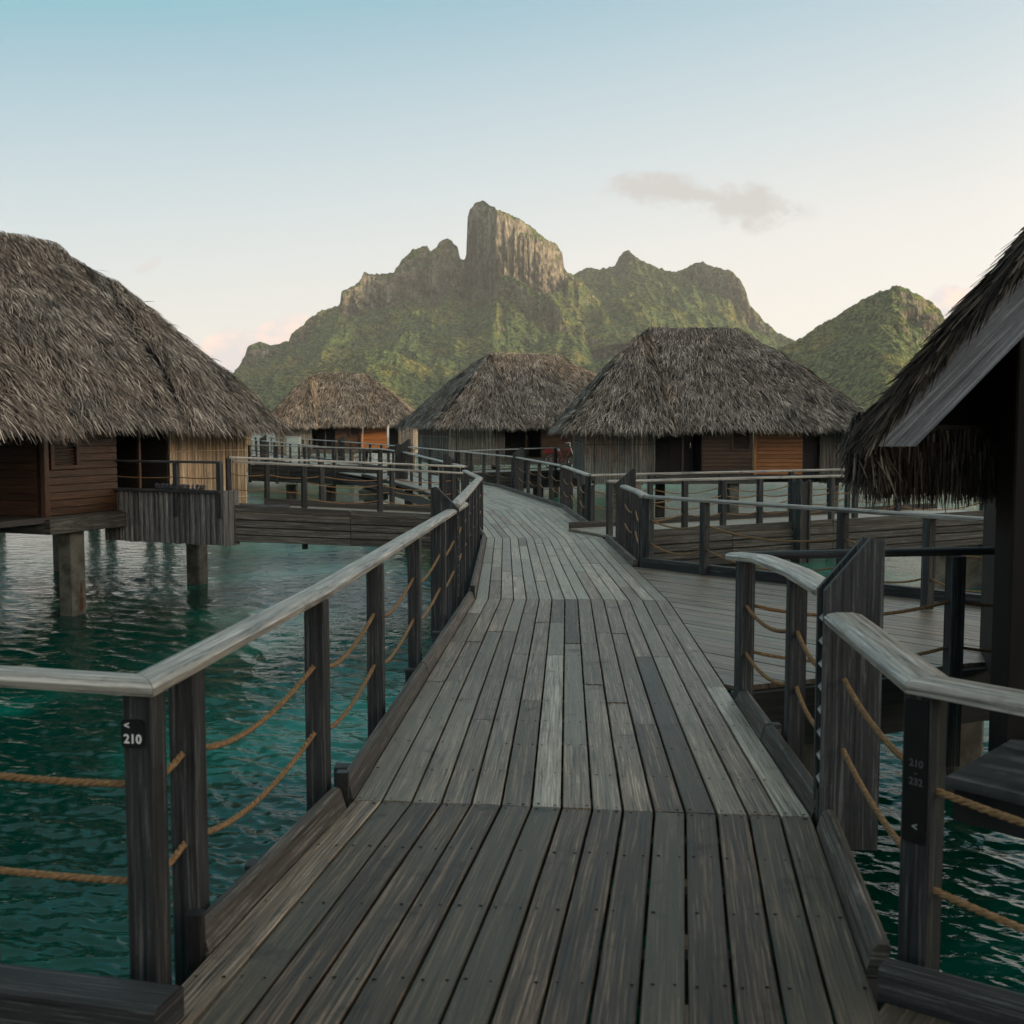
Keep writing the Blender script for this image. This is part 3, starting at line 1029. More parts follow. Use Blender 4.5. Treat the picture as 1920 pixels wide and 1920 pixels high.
def off_edge(pts, off):
    """polyline moved sideways (positive = to the right of travel)"""
    out = []
    pts = [Vector(p) for p in pts]
    for i, p in enumerate(pts):
        d = (pts[min(i + 1, len(pts) - 1)] - pts[max(i - 1, 0)])
        n = Vector((d.y, -d.x, 0)).normalized()
        out.append(p + n * off)
    return out


def subline(poly, y0, y1):
    return [along(poly, y0)] + [p for p in poly if y0 < p.y < y1] + [along(poly, y1)]


def kerb(line, off, mat='kerb_wood', parent=walk, lean=0.03, h=0.08, w=0.05, z0=0.0, split=True):
    line = off_edge(line, off)
    segs = list(zip(line[:-1], line[1:])) if split else [None]
    for a, b_ in segs:
        d = (b_ - a).normalized()
        s_ = 1 if off > 0 else -1
        pr = [(-w / 2, -0.03), (-w / 2 + lean * s_ - 0.004 * s_, h - 0.012), (-w / 2 + lean * s_ + 0.012, h), (w / 2 + lean * s_ - 0.012, h), (w / 2 + lean * s_, h - 0.012), (w / 2, -0.03)]
        MB().sweep([a + d * 0.004 + Vector((0, 0, z0)), b_ - d * 0.004 + Vector((0, 0, z0))], pr).obj('kerb_board', mat, parent)


kerb(subline(LE, 3.42, 4.80), -0.02)
kerb(subline(LE, 4.90, 7.6), -0.02)
kerb(subline(LE, 7.62, 11.35), -0.02)
kerb(subline(LE, 11.45, 14.6), -0.02)
kerb(subline(LE, 14.62, 21.6), -0.02)
kerb(subline(LE, 23.9, 40.5), -0.02)
kerb(subline(LE, 47, 81), -0.02)
kerb(subline(RE, 3.30, 4.52), 0.02)
kerb(subline(RE, 4.66, 5.9), 0.02)
kerb(subline(RE, 5.92, 6.9), 0.02)
kerb(subline(RE, 14.6, 16.9), 0.02)
kerb(subline(RE, 16.92, 18.9), 0.02)
kerb(subline(RE, 21.0, 25.8), 0.02)
kerb(subline(RE, 25.9, 40.0), 0.02)
kerb(subline(RE, 43.0, 83), 0.02)
# black light fittings where kerb boards meet
for e, y, off in ((LE, 3.40, -0.035), (LE, 4.85, -0.035), (RE, 4.60, 0.035), (LE, 11.40, -0.03)):
    p = off_edge(subline(e, y, y + 0.2), off)[0]
    MB().bar(p + Vector((0, 0, -0.04)), p + Vector((0, 0, 0.135)), 0.05, 0.05, up=(0, 1, 0), ch=0.006).obj('kerb_fitting', 'black_metal', walk)
# edge beams and joist ends
for e, off in ((LE, -0.03), (RE, 0.03)):
    ln = off_edge(e, off * 2.2)
    MB().sweep([p + Vector((0, 0, -0.24)) for p in ln], [(-0.03, -0.12), (-0.03, 0.12), (0.03, 0.12), (0.03, -0.12)]).obj('edge_beam', 'dark_wood', walk)
for y in (4.25, 5.55, 6.6, 8.0, 9.6):
    p = off_edge(subline(LE, y, y + 0.2), -0.04)[0]
    MB().bar(p + Vector((0.6, 0, -0.115)), p + Vector((-0.18, 0, -0.115)), 0.075, 0.15, ch=0.005).obj('joist', 'post_wood', walk)
for y in (5.15, 6.4):
    p = off_edge(subline(RE, y, y + 0.2), 0.04)[0]
    MB().bar(p + Vector((-0.6, 0, -0.115)), p + Vector((0.16, 0, -0.115)), 0.075, 0.15, ch=0.005).obj('joist', 'post_wood', walk)


def pile(parent, x, y, ztop, w=0.34, cap=None, rust=False, round_=False):
    mbx = MB()
    if round_:
        mbx.tube([(x, y, WATER_Z - 1.2), (x, y, ztop)], w / 2, 12, up=(0, 1, 0))
    else:
        mbx.bar((x, y, WATER_Z - 1.2), (x, y, ztop), w, w, up=(0, 1, 0), ch=0.03)
    po = mbx.obj('pile', 'concrete', parent, smooth=round_)
    if cap:
        MB().bar((x, y, ztop), (x, y, ztop + cap), w * 1.9, w * 1.9, up=(0, 1, 0), ch=0.03).obj('pile_cap', 'concrete', po)
    if rust:
        mbr = MB()
        n = 22
        zs = [WATER_Z + 0.02 + i * 0.024 for i in range(n)]
        wd = [max(0.006, (0.055 - 0.0022 * i) * (0.55 + 0.9 * random.random())) for i in range(n)]
        L = [(x + 0.03 - wd[i] + random.uniform(-.01, .01), y - w / 2 - 0.006, zs[i]) for i in range(n)]
        Rr = [(x + 0.03 + wd[i] * 0.8 + random.uniform(-.01, .01), y - w / 2 - 0.006, zs[i]) for i in range(n)]
        mbr.prism(L + Rr[::-1], (0, 0.004, 0)).obj('rust_patch', 'rust', po)
    return po


for y in (6.0, 15.0, 24.0, 31.0, 37.0):
    c_ = (along(LE, y) + along(RE, y)) / 2
    for s_ in (-0.6, 0.6):
        pile(walk, c_.x + s_, y, c_.z - 0.3, 0.26, 0.0)
# concrete cross head seen under the far bend
c_ = P(775, 926, -0.7)
for px, py in ((640, 915), (697, 915)):
    pass

# ------------------------------------------------------------------ railings
RAILS = []


def rail_profile(w=0.12, h=0.044):
    return [(-w / 2, -h), (-w / 2 - 0.004, -h * 0.45), (-w / 2 + 0.010, -h * 0.16), (-w * 0.22, 0.0), (w * 0.22, 0.0), (w / 2 - 0.010, -h * 0.16), (w / 2 + 0.004, -h * 0.45), (w / 2, -h)]


def sag_path(a, b_, sag, n=10, out=Vector((0, 0, 0))):
    return [lerp(a, b_, i / n) + (Vector((0, 0, -sag)) + out) * (4 * (i / n) * (1 - i / n)) for i in range(n + 1)]


def rope(parent, a, b_, sag, r=0.014, near=False, out=Vector((0, 0, 0)), seg=None):
    a, b_ = Vector(a), Vector(b_)
    mbx = MB()
    if near:
        L = (b_ - a).length
        n = max(12, int(L / 0.011))
        base = sag_path(a, b_, sag, n, out)
        for q in range(3):
            pts = []
            for i, p in enumerate(base):
                d = (base[min(i + 1, n)] - base[max(i - 1, 0)]).normalized()
                s_ = d.cross(Vector((0, 0, 1))).normalized()
                u_ = s_.cross(d)
                an = q * 2 * math.pi / 3 + (i * L / n) / 0.085 * 2 * math.pi
                pts.append(p + (s_ * math.cos(an) + u_ * math.sin(an)) * r * 0.52)
            mbx.tube(pts, r * 0.56, 6)
    else:
        n = seg or 8
        mbx.tube(sag_path(a, b_, sag, n, out), r, 6 if seg is None else 4)
    return mbx.obj('rope', 'rope', parent, smooth=True)


POSTW = 0.092


def post(parent, x, y, ztop, zbot, d, w=POSTW, mat='post_wood'):
    mbx = MB()
    mbx.bar((x, y, zbot), (x, y, ztop), w, w, up=(d.x, d.y, 0), ch=0.005)
    return mbx.obj('post', mat, parent)


def railing(label, rail_pts, posts, group=None, zfoot=-0.28, near_posts=0, ropes=((0.60, 0.10), (0.30, 0.10)), rail_w=0.12, rope_r=0.0115,
            rail_mat='rail_wood', out=Vector((0, 0, 0)), start_rope=None, end_rope=None, joints=True, far=False, top_h=0.92, postw=POSTW, skip_post=(), drop=None, before=None, after=None):
    """rail_pts: points on top of the hand rail. posts: list of (x, y[, lean]) in order"""
    rp = [Vector(p) for p in rail_pts]
    r_ = root('railing', (posts[0][0], posts[0][1], zdeck(posts[0][1])), label, 'railing', group)
    pr = rail_profile(rail_w)
    full = ([Vector(before)] if before is not None else []) + rp + ([Vector(after)] if after is not None else [])
    o_ = 1 if before is not None else 0
    for i in range(o_, o_ + len(rp) - 1):
        a, b_ = full[i], full[i + 1]
        d = (b_ - a).normalized()
        e0 = (full[i] - full[i - 1]).normalized() if i > 0 else None
        e1 = (full[i + 2] - full[i + 1]).normalized() if i + 2 < len(full) else None
        MB().sweep([a + d * 0.0015, b_ - d * 0.0015], pr, ends=(e0, e1)).obj('handrail', rail_mat, r_, smooth=False)
    pl = []

    def rail_z(x, y):
        best = None
        for a, b_ in zip(rp[:-1], rp[1:]):
            ab = (b_ - a).xy
            tt = max(0, min(1, (Vector((x, y)) - a.xy).dot(ab) / max(1e-6, ab.length_squared)))
            q = lerp(a, b_, tt)
            dd_ = (q.xy - Vector((x, y))).length
            if best is None or dd_ < best[0]:
                best = (dd_, q.z, (b_ - a).normalized())
        return best[1], best[2]
    for i, p in enumerate(posts):
        zt, d = rail_z(p[0], p[1])
        if len(p) > 2 and p[2] is not None:
            d = Vector((math.sin(R(p[2])), math.cos(R(p[2])), 0))
        if i not in skip_post:
            post(r_, p[0], p[1], zt - 0.042, (zdeck(p[1]) if drop is None else drop) + zfoot, d, postw)
        pl.append((Vector((p[0], p[1], zt - top_h)), d))
    chain = pl[:]
    if start_rope is not None:
        chain = [(Vector(start_rope), None)] + chain
    if end_rope is not None:
        chain = chain + [(Vector(end_rope), None)]
    for i in range(len(chain) - 1):
        a, b_ = chain[i][0], chain[i + 1][0]
        L = (b_ - a).length
        for (hz, sg) in ropes:
            rope(r_, a + Vector((0, 0, hz)), b_ + Vector((0, 0, hz)), sg * min(1.0, (L / 1.5)) , rope_r, near=(i < near_posts),
                 out=out * min(1, L / 1.5), seg=5 if far else None)
    RAILS.append(r_)
    return r_


def bollard(label, c, d, side, ht_in, ht_out, zb, group='slatted light posts along the boardwalk', w=0.27, depth=0.115, fins=True, zfin=None):
    """louvred light post: two boards with slanted tops and metal fins on the walkway side.
    c = centre at deck, d = walkway direction, side = +1 when the walkway lies to the right"""
    c = Vector(c)
    d = Vector((d[0], d[1], 0)).normalized()
    n = Vector((d.y, -d.x, 0)) * side          # towards the walkway
    b_ = root('light_post', c, label, 'light post', group)
    for s_, kx in ((-1, 0.0), (1, -0.012)):
        o_ = c + d * s_ * depth / 2
        th = 0.036
        pi_, po_ = o_ + n * w / 2, o_ - n * w / 2
        z0 = c.z + zb
        pts = [pi_ + Vector((0, 0, z0 - c.z)), pi_ + Vector((0, 0, ht_in + kx)), po_ + n * 0.055 + Vector((0, 0, ht_out + kx)), po_ + Vector((0, 0, ht_out + kx - 0.012)), po_ + Vector((0, 0, z0 - c.z))]
        MB().prism([p - d * th / 2 for p in pts], d * th, along=(0, 0, 1)).obj('side_board', 'post_wood', b_)
    # back board between the two
    a = c - n * (w / 2 - 0.05)
    MB().bar(a + Vector((0, 0, zb)), a + Vector((0, 0, ht_out - 0.05)), depth - 0.05, 0.03, up=(n.x, n.y, 0)).obj('back_board', 'dark_wood', b_)
    if fins:
        z = 0.06
        while z < ht_in - 0.08:
            q = c + n * (w / 2 - 0.028) + Vector((0, 0, z))
            s2 = d * (depth / 2 - 0.021)
            pts = [q - s2 + n * 0.024, q + s2 + n * 0.024, q + s2 - n * 0.026 + Vector((0, 0, 0.055)), q - s2 - n * 0.026 + Vector((0, 0, 0.055))]
            MB().prism(pts, (0, 0, 0.004)).obj('fin', 'louvre_metal', b_)
            z += 0.098
    return b_


dirS = lambda a, b_: (Vector(b_) - Vector(a)).normalized()

# --- left foreground railing along the walkway
A0, A1, A2 = P(268, 1268, 0.92), P(600, 1098, 0.92), P(868, 941, 0.815)
dA = dirS(A0, A2)


def rail_at(pts, y):
    for a, b_ in zip(pts[:-1], pts[1:]):
        if (a.y <= y <= b_.y) or (b_ is pts[-1]):
            return lerp(a, b_, (y - a.y) / (b_.y - a.y))


pA = [rail_at([A0, A1, A2], y) for y in (3.62, 4.95, 6.45, 8.15, 9.9)]
bolA = rail_at([A0, A1, A2], 11.05)
rl = railing('long grey handrail with sagging ropes along the left foreground of the boardwalk', [A0, A1, A2],
             [(A0.x - 0.008, A0.y + 0.03, 9.5)] + [(p.x + (0.03 if i else -0.025), p.y) for i, p in enumerate(pA)], zfoot=-0.30, near_posts=3, ropes=((0.60, 0.13), (0.30, 0.13)),
             out=Vector((-0.04, 0, 0)), end_rope=(bolA.x + 0.03, bolA.y, bolA.z - 0.92), before=P(-60, 1248, 0.92))
# --- left branch railing
B1 = P(-60, 1248, 0.92)
railing('handrail leaving to the left from the post marked 210', [B1, A0], [(B1.x, B1.y), (A0.x - 0.01, A0.y + 0.035)], near_posts=1, after=A1,
        ropes=((0.585, 0.02), (0.285, 0.015)), skip_post=(1,))
# left branch deck with its kerb
lb = root('side_boardwalk', (-2.4, 2.4, 0), 'side deck leaving to the left in the foreground', kind='structure')
ka, kb = P(318, 1868, 0.09), P(-120, 1812, 0.09)
dk = dirS(ka, kb)
pr = [(-0.075, -0.13), (-0.075, 0.05), (-0.06, 0.06), (0.06, 0.06), (0.075, 0.05), (0.075, -0.13)]
MB().sweep([ka + Vector((0, 0, -0.06)), kb + Vector((0, 0, -0.06))], pr).obj('kerb_beam', 'post_wood', lb)
nrm = Vector((dk.y, -dk.x, 0))
if nrm.y > 0:
    nrm = -nrm
for i in range(9):
    a = ka + nrm * (0.10 + i * 0.138)
    a.z = 0.0
    x0 = Vector((float(np.interp(a.y, [2.2, 4.88], [-1.16, -0.71])) - 0.02, a.y, -0.002))
    b_ = a + dk * 2.6
    wood_piece(lb, 'board', 'deck_wood', [b_ + nrm * 0.129, x0 + nrm * 0.129, x0, b_], 0.035).obj('board', 'deck_wood', lb)
MB().bar(ka + nrm * 0.2 + Vector((0, 0, -0.22)), kb + nrm * 0.2 + Vector((0, 0, -0.22)), 0.3, 0.2).obj('edge_beam', 'dark_wood', lb)
pile(lb, -2.9, 2.9, -0.3, 0.26)

# --- second left railing, beyond the first light post
C0, C1, C2 = Vector((bolA.x + 0.02, 11.45, 0.865)), P(899, 894, 0.735), P(872, 881, 0.73)
pC = [rail_at([C0, C1], y) for y in (12.6, 13.9, 15.3, 16.8, 18.3)] + [C1, lerp(C1, C2, 0.93)]
railing('left handrail rounding the bend beyond the first light post', [C0, C1, C2], [(p.x + 0.02, p.y) for p in pC], near_posts=0,
        ropes=((0.60, 0.11), (0.30, 0.11)), out=Vector((-0.03, 0, 0)), start_rope=(bolA.x + 0.03, bolA.y + 0.1, C0.z - 0.92))
bollard('slatted light post at the far end of the left foreground handrail', V3(bolA.x - 0.06, bolA.y + 0.12), (0.06, 1), 1, 0.95, 1.16, -0.35, w=0.27)

# --- right foreground: corner post, short railing, double light post, curved railing
E0, E1 = P(1742, 1268, 0.92), P(1583, 1148, 0.92)
E2 = P(1985, 1312, 0.92)
E3 = Vector((E0.x + (E2.x - E0.x) * 3, E0.y + (E2.y - E0.y) * 3, 0.92))
dE = dirS(E0, E2)
angE = math.degrees(math.atan2(dE.x, dE.y))
bolE = P(1600, 1548, 0.0)
bolE = Vector((1.37, 4.62, 0))
railing('short pale handrail from the slatted light post to the sign post on the right', [E1, E0], [(E0.x + 0.0, E0.y + 0.02, angE)],
        near_posts=3, ropes=((0.62, 0.05), (0.33, 0.04)), rail_w=0.15, start_rope=(bolE.x - 0.015, bolE.y - 0.12, 0.0), zfoot=-0.12, after=E3)
railing('handrail leaving to the right from the black sign post', [E0, E3], [(E0.x, E0.y + 0.02), (E3.x, E3.y)], near_posts=1,
        ropes=((0.585, 0.05), (0.285, 0.05)), skip_post=(0,), rail_w=0.15, before=E1)
rbk = root('side_boardwalk', (1.9, 2.4, 0), 'side deck leaving to the right in the foreground', kind='structure')
ka, kb = P(1655, 1822, 0.06), P(2050, 1932, 0.06)
dk = dirS(ka, kb)
MB().sweep([ka + Vector((0, 0, -0.03)), kb + Vector((0, 0, -0.03))], [(-0.045, -0.15), (-0.045, 0.05), (-0.035, 0.06), (0.035, 0.06), (0.045, 0.05), (0.045, -0.15)]).obj('kerb_beam', 'post_wood', rbk)
nrm = Vector((dk.y, -dk.x, 0))
if nrm.y > 0:
    nrm = -nrm
for i in range(8):
    a = ka + nrm * (0.07 + i * 0.138)
    a.z = 0.0
    x0 = Vector((float(np.interp(a.y, [2.2, 4.64], [0.92, 1.275])) + 0.02, a.y, -0.003))
    b_ = a + dk * 2.2
    wood_piece(rbk, 'board', 'deck_wood', [x0 + nrm * 0.129, b_ + nrm * 0.129, b_, x0], 0.035).obj('board', 'deck_wood', rbk)
pile(rbk, 2.2, 2.3, -0.3, 0.26)
bollard('tall slatted light post standing between the two right foreground handrails', bolE + Vector((0.035, 0, 0)), (0.10, 1), -1, 0.98, 1.20, -0.10, w=0.235, depth=0.15)
# curved railing
F0, F1, F2, F3 = Vector((1.435, 5.0, 0.935)), Vector((1.475, 5.75, 0.925)), Vector((1.455, 6.45, 0.91)), P(1380, 1035, 0.885)
railing('curved pale handrail ending at the junction with the right side deck', [F0, F1, F2, F3], [(F1.x, 5.75), (F3.x + 0.06, F3.y + 0.0)],
        ropes=((0.60, 0.10), (0.31, 0.10)), near_posts=3, start_rope=(bolE.x + 0.02, bolE.y + 0.14, 0.0), rail_w=0.14, zfoot=-0.14)

# ------------------------------------------------------------------ right side deck (first junction on the right)
rd = root('side_boardwalk', (3.2, 10, 0), 'wide side deck of long planks opening on the right', kind='structure')
nz = -0.07
far0, far1 = P(1205, 1062, -0.165), P(1960, 1150, -0.105)
near0, near1 = P(1368, 1292, nz), P(1960, 1229, nz)
dB = dirS(far0, far1)
dB.z = 0
dB.normalize()
nB = Vector((dB.y, -dB.x, 0))
if nB.y > 0:
    nB = -nB
mainR = lambda y: float(np.interp(y, [p[1] for p in XR], [p[0] for p in XR]))


def clip(poly, p0, nv):
    out = []
    for i in range(len(poly)):
        a, b_ = poly[i], poly[(i + 1) % len(poly)]
        da, db = (a - p0).dot(nv), (b_ - p0).dot(nv)
        if da >= 0:
            out.append(a)
        if da * db < 0:
            out.append(lerp(a, b_, da / (da - db)))
    return out


nearN = Vector((-(near1 - near0).y, (near1 - near0).x, 0)).normalized()
mainA, mainB = V3(1.275 + 0.012, 4.64, nz), V3(1.585 + 0.012, 11.25, nz)
mainC = V3(1.565 + 0.012, 19.0, nz)
mN = Vector(((mainB - mainA).y, -(mainB - mainA).x, 0)).normalized()
mN2 = Vector(((mainC - mainB).y, -(mainC - mainB).x, 0)).normalized()
for i in range(66):
    wdt = 0.132
    a = far0 + nB * (0.03 + i * wdt) - dB * 4
    b_ = a + dB * 24
    quad = [a, b_, b_ + nB * (wdt - 0.008), a + nB * (wdt - 0.008)]
    q0_ = clip(quad, near0, nearN)
    for pg in (clip(clip(q0_, mainB, Vector((0, -1, 0))), mainA, mN), clip(clip(q0_, mainB, Vector((0, 1, 0))), mainC, mN2)):
      if len(pg) >= 3 and max((p - pg[0]).length for p in pg) > 0.12:
        pg = [Vector((p.x, p.y, zdeck(p.y) - 0.012)) for p in pg]
        dz = random.uniform(-0.003, 0.001)
        MB().prism([p + Vector((0, 0, dz - 0.035)) for p in pg], (0, 0, 0.035), along=dB).obj('board', 'mid_deck_wood', rd)
MB().sweep([far0 + Vector((0.02, 0.02, 0.04)), far1 + Vector((0, 0.02, 0.04))], [(-0.05, -0.12), (-0.05, 0.07), (0.05, 0.07), (0.05, -0.12)]).obj('kerb_beam', 'post_wood', rd)
MB().sweep([near0 + Vector((0, -0.02, -0.20)), near1 + Vector((0, -0.02, -0.20))], [(-0.04, -0.22), (-0.04, 0.17), (0.04, 0.17), (0.04, -0.22)]).obj('edge_beam', 'dark_wood', rd)
MB().sweep([far0 + Vector((0.1, -0.25, -0.28)), far1 + Vector((0, -0.25, -0.28))], [(-0.04, -0.18), (-0.04, 0.22), (0.04, 0.22), (0.04, -0.18)]).obj('edge_beam', 'dark_wood', rd)
for x, y in ((2.4, 8.6), (2.5, 11.6), (4.2, 10.2)):
    pile(rd, x, y, -0.3, 0.26)
# its far railing, starting at the corner beside the second light post
G0, G1 = P(1214, 928, 0.76), P(1960, 977, 0.83)
Gm = lerp(G0, G1, 0.45)
gp = [lerp(G0, G1, k) for k in (0.02, 0.115, 0.375, 0.72, 1.0)]
gp = []
for px in (1322, 1583, 1745, 1900):
    best = min((abs((lerp(G0, G1, k / 400).x / lerp(G0, G1, k / 400).y * FPX + 960) - px), k) for k in range(401))
    gp.append(lerp(G0, G1, best[1] / 400))
railing('far handrail of the wide right side deck with long drooping ropes', [G0, G1], [(G0.x + 0.03, G0.y + 0.02)] + [(p.x, p.y) for p in gp],
        ropes=((0.60, 0.10), (0.30, 0.14)), rail_w=0.11)
# its near railing
H0, H1 = F3 + Vector((0.03, 0.03, -0.002)), P(1990, 1023, 0.885)
railing('near handrail of the wide right side deck passing behind the tall light post', [H0, H1], [(H0.x + 0.03, H0.y), (P(1793, 1030, 0.885).x, P(1793, 1030, 0.885).y), (H1.x, H1.y)],
        ropes=((0.60, 0.10), (0.31, 0.10)), rail_w=0.11, zfoot=-0.45, skip_post=(0,), rail_mat='post_wood')
# main right railing between the first and second junction
bI = P(1155, 1010, -0.2)
bI = Vector((1.79, 17.6, zdeck(17.6)))
I0, I1 = Vector((1.73, 17.3, 0.755)), G0 + Vector((-0.01, 0.0, 0.002))
railing('short handrail between the first and second junctions on the right', [I0, lerp(I0, I1, 0.5) + Vector((0.03, 0, 0)), I1], [(1.80, 16.3), (I1.x - 0.05, I1.y + 0.06)], ropes=((0.60, 0.10), (0.30, 0.10)),
        start_rope=(1.76, 17.4, -0.16))
bollard('slatted light post between the first and second right junctions', bI, (0.0, 1), -1, 1.0, 1.22, -0.25, w=0.30)

# ------------------------------------------------------------------ second right bridge with slatted sides


def bridge(label, a, b_, width_vec, z0, z1, nboards=5, hb=0.125, back=True, deck=True, seg=2.6, fascia_top=0.13):
    """side boardwalk seen from its side: deck plus horizontal fascia boards"""
    a, b_ = Vector(a), Vector(b_)
    r_ = root('side_boardwalk', (a.x, a.y, z0), label, kind='structure')
    d = (b_ - a)
    L = d.length
    dn_ = d.normalized()
    wv = Vector(width_vec)
    n = max(1, round(L / seg))
    toward = -wv.normalized()
    for side, offv in ((0, toward * 0.03), (1, wv - toward * 0.03)):
        if side and not back:
            continue
        for i in range(n):
            for j in range(nboards):
                p, q = lerp(a, b_, i / n), lerp(a, b_, (i + 1) / n)
                zz0, zz1 = lerp(z0, z1, i / n), lerp(z0, z1, (i + 1) / n)
                top = fascia_top - j * hb
                jit = random.uniform(-0.006, 0.006)
                pa = Vector((p.x, p.y, zz0 + top - hb / 2)) + offv + dn_ * 0.006 + toward * jit
                pb = Vector((q.x, q.y, zz1 + top - hb / 2)) + offv - dn_ * 0.006 + toward * jit
                MB().bar(pa, pb, 0.034, hb - 0.022, ch=0.004).obj('fascia_board', 'fascia_wood', r_)
        # dark beam behind the gaps
        MB().bar(Vector((a.x, a.y, z0 + fascia_top - hb * nboards / 2)) + offv - (toward if side == 0 else -toward) * 0.05, Vector((b_.x, b_.y, z1 + fascia_top - hb * nboards / 2)) + offv - (toward if side == 0 else -toward) * 0.05, 0.03, hb * nboards * 0.86).obj('edge_beam', 'dark_wood', r_)
    if deck:
        mbx = MB()
        nb = max(2, round(wv.length / 0.14))
        for i in range(nb):
            p0, p1 = i / nb, (i + 1) / nb - 0.004
            q = [Vector((a.x, a.y, z0)) + wv * p0, Vector((a.x, a.y, z0)) + wv * p1, Vector((b_.x, b_.y, z1)) + wv * p1, Vector((b_.x, b_.y, z1)) + wv * p0]
            bb = wood_piece(r_, 'board', 'deck_wood', q, 0.035)
            bb.obj('board', 'pale_deck_wood', r_)
    return r_


def line_posts(a, b_, pxs):
    out = []
    for px in pxs:
        best = min((abs((lerp(a, b_, k / 600).x / lerp(a, b_, k / 600).y * FPX + 960) - px), k) for k in range(601))
        p = lerp(a, b_, best[1] / 600)
        out.append((p.x, p.y))
    return out


r2a, r2b = Vector((1.80, 18.6, 0)), Vector((10.0, 22.6, 0))
br2 = bridge('second right side boardwalk with slatted timber sides over the bright water', r2a, r2b, (-0.75, 1.75, 0), -0.20, -0.12, nboards=5, hb=0.14, fascia_top=0.12)
# it turns away at its right end
bridge('slatted end of the second right side boardwalk turning away', r2b + Vector((0.05, 0.02, 0)), Vector((11.6, 25.5, 0)), (-1.5, 1.1, 0), -0.12, -0.08, nboards=4, hb=0.14, deck=False, back=False)
K0, K1 = P(1128, 896, 0.72), Vector((10.1, 22.7, 0.76))
K0 = Vector((1.62, 19.0, 0.745))
railing('near handrail of the second right side boardwalk', [K0, K1], [(K0.x + 0.04, K0.y)] + line_posts(K0, K1, (1285, 1357, 1425, 1487, 1560, 1604, 1685, 1845)),
        ropes=((0.60, 0.10), (0.30, 0.12)), rail_w=0.10, zfoot=-0.55)
K2, K3 = P(1107, 889, 0.72), Vector((9.3, 24.6, 0.78))
railing('far handrail of the second right side boardwalk beneath the big thatched bungalow', [K2, K3], [(K2.x + 0.03, K2.y)] + line_posts(K2, K3, (1220, 1352, 1484, 1590, 1700)),
        ropes=((0.60, 0.12), (0.30, 0.14)), rail_w=0.10, zfoot=-0.2)
bollard('plain square light post fixed to the side of the second right boardwalk', V3(5.22, 20.15, -0.15), (0.9, 0.43), -1, 0.80, 0.86, -0.65, w=0.24, depth=0.2, fins=False)
for x, y in ((4.0, 20.3), (8.7, 22.6)):
    pile(br2, x, y, -0.85, 0.42, 0.25)
pile(br2, 9.7, 23.6, -0.85, 0.42, 0.25)
pile(br2, 10.3, 23.0, -0.6, 0.30)

# --- main right railing beyond the second junction
q0, q1, q2, q3 = K2 + Vector((-0.02, 0.01, 0.002)), P(1056, 872, 0.72), P(968, 856, 0.74), P(860, 845, 0.78)
pq = [(q0.x - 0.03, q0.y + 0.08)] + [(lerp(q0, q1, k).x, lerp(q0, q1, k).y) for k in (0.33, 0.66)] + [(lerp(q1, q2, k).x, lerp(q1, q2, k).y) for k in (0.0, 0.22, 0.45, 0.70, 0.94)]
railing('right handrail following the boardwalk round its far bend', [q0, q1, q2], pq, ropes=((0.60, 0.10), (0.30, 0.10)), rail_w=0.13)
pq = [(lerp(q2, q3, k).x, lerp(q2, q3, k).y) for k in (0.05, 0.28, 0.52, 0.76, 1.0)]
railing('right handrail past the far bend, ending at the middle bungalow branch', [q2, q3], pq, ropes=((0.60, 0.10), (0.30, 0.10)), rail_w=0.13, far=True)
bollard('slatted light post on the right of the far bend', V3(q2.x + 0.06, q2.y), (-0.35, 1), -1, 1.0, 1.20, -0.2, w=0.30)
bollard('low square light post midway along the far right handrail', V3(q1.x + 0.06, q1.y), (-0.15, 1), -1, 0.95, 1.0, -0.2, w=0.26)

# ------------------------------------------------------------------ thatched bungalows


def arrays_mesh(name, V, faces4, UV, mats, smooth=False):
    me = bpy.data.meshes.new(name)
    me.vertices.add(len(V))
    me.vertices.foreach_set('co', V.astype(np.float32).ravel())
    me.loops.add(faces4.size)
    me.loops.foreach_set('vertex_index', faces4.astype(np.int32).ravel())
    me.polygons.add(len(faces4))
    me.polygons.foreach_set('loop_start', (np.arange(len(faces4)) * 4).astype(np.int32))
    uvl = me.uv_layers.new(name='UVMap')
    uvl.data.foreach_set('uv', UV.astype(np.float32).ravel())
    if smooth:
        me.polygons.foreach_set('use_smooth', [True] * len(faces4))
    me.materials.append(MATS[mats])
    me.update(calc_edges=True)
    return me


def plane_pts(pl, s, t):
    TL, TR, BL, BR, bulge = pl
    TL, TR, BL, BR = [np.array(p, dtype=float) for p in (TL, TR, BL, BR)]
    a = TL + (BL - TL) * t[:, None]
    b_ = TR + (BR - TR) * t[:, None]
    p = a + (b_ - a) * s[:, None]
    # outward normal of the plane
    e1 = (BR - BL)
    e2 = ((BL + BR) - (TL + TR)) / 2
    n = np.cross(e2, e1)
    if n[2] < 0:
        n = -n
    n = n / np.linalg.norm(n)
    dt = (BL - TL) + ((BR - TR) - (BL - TL)) * s[:, None]
    dt = dt / np.linalg.norm(dt, axis=1)[:, None]
    p = p + n * (bulge * 4 * t * (1 - t))[:, None]
    # soft lumps of the thatch
    p = p + n * ((fbm(p[:, 0] * 0.9 + 40, p[:, 1] * 0.9 + p[:, 2] * 0.8 + 40, 3) - 0.5) * 0.22)[:, None]
    return p, n, dt


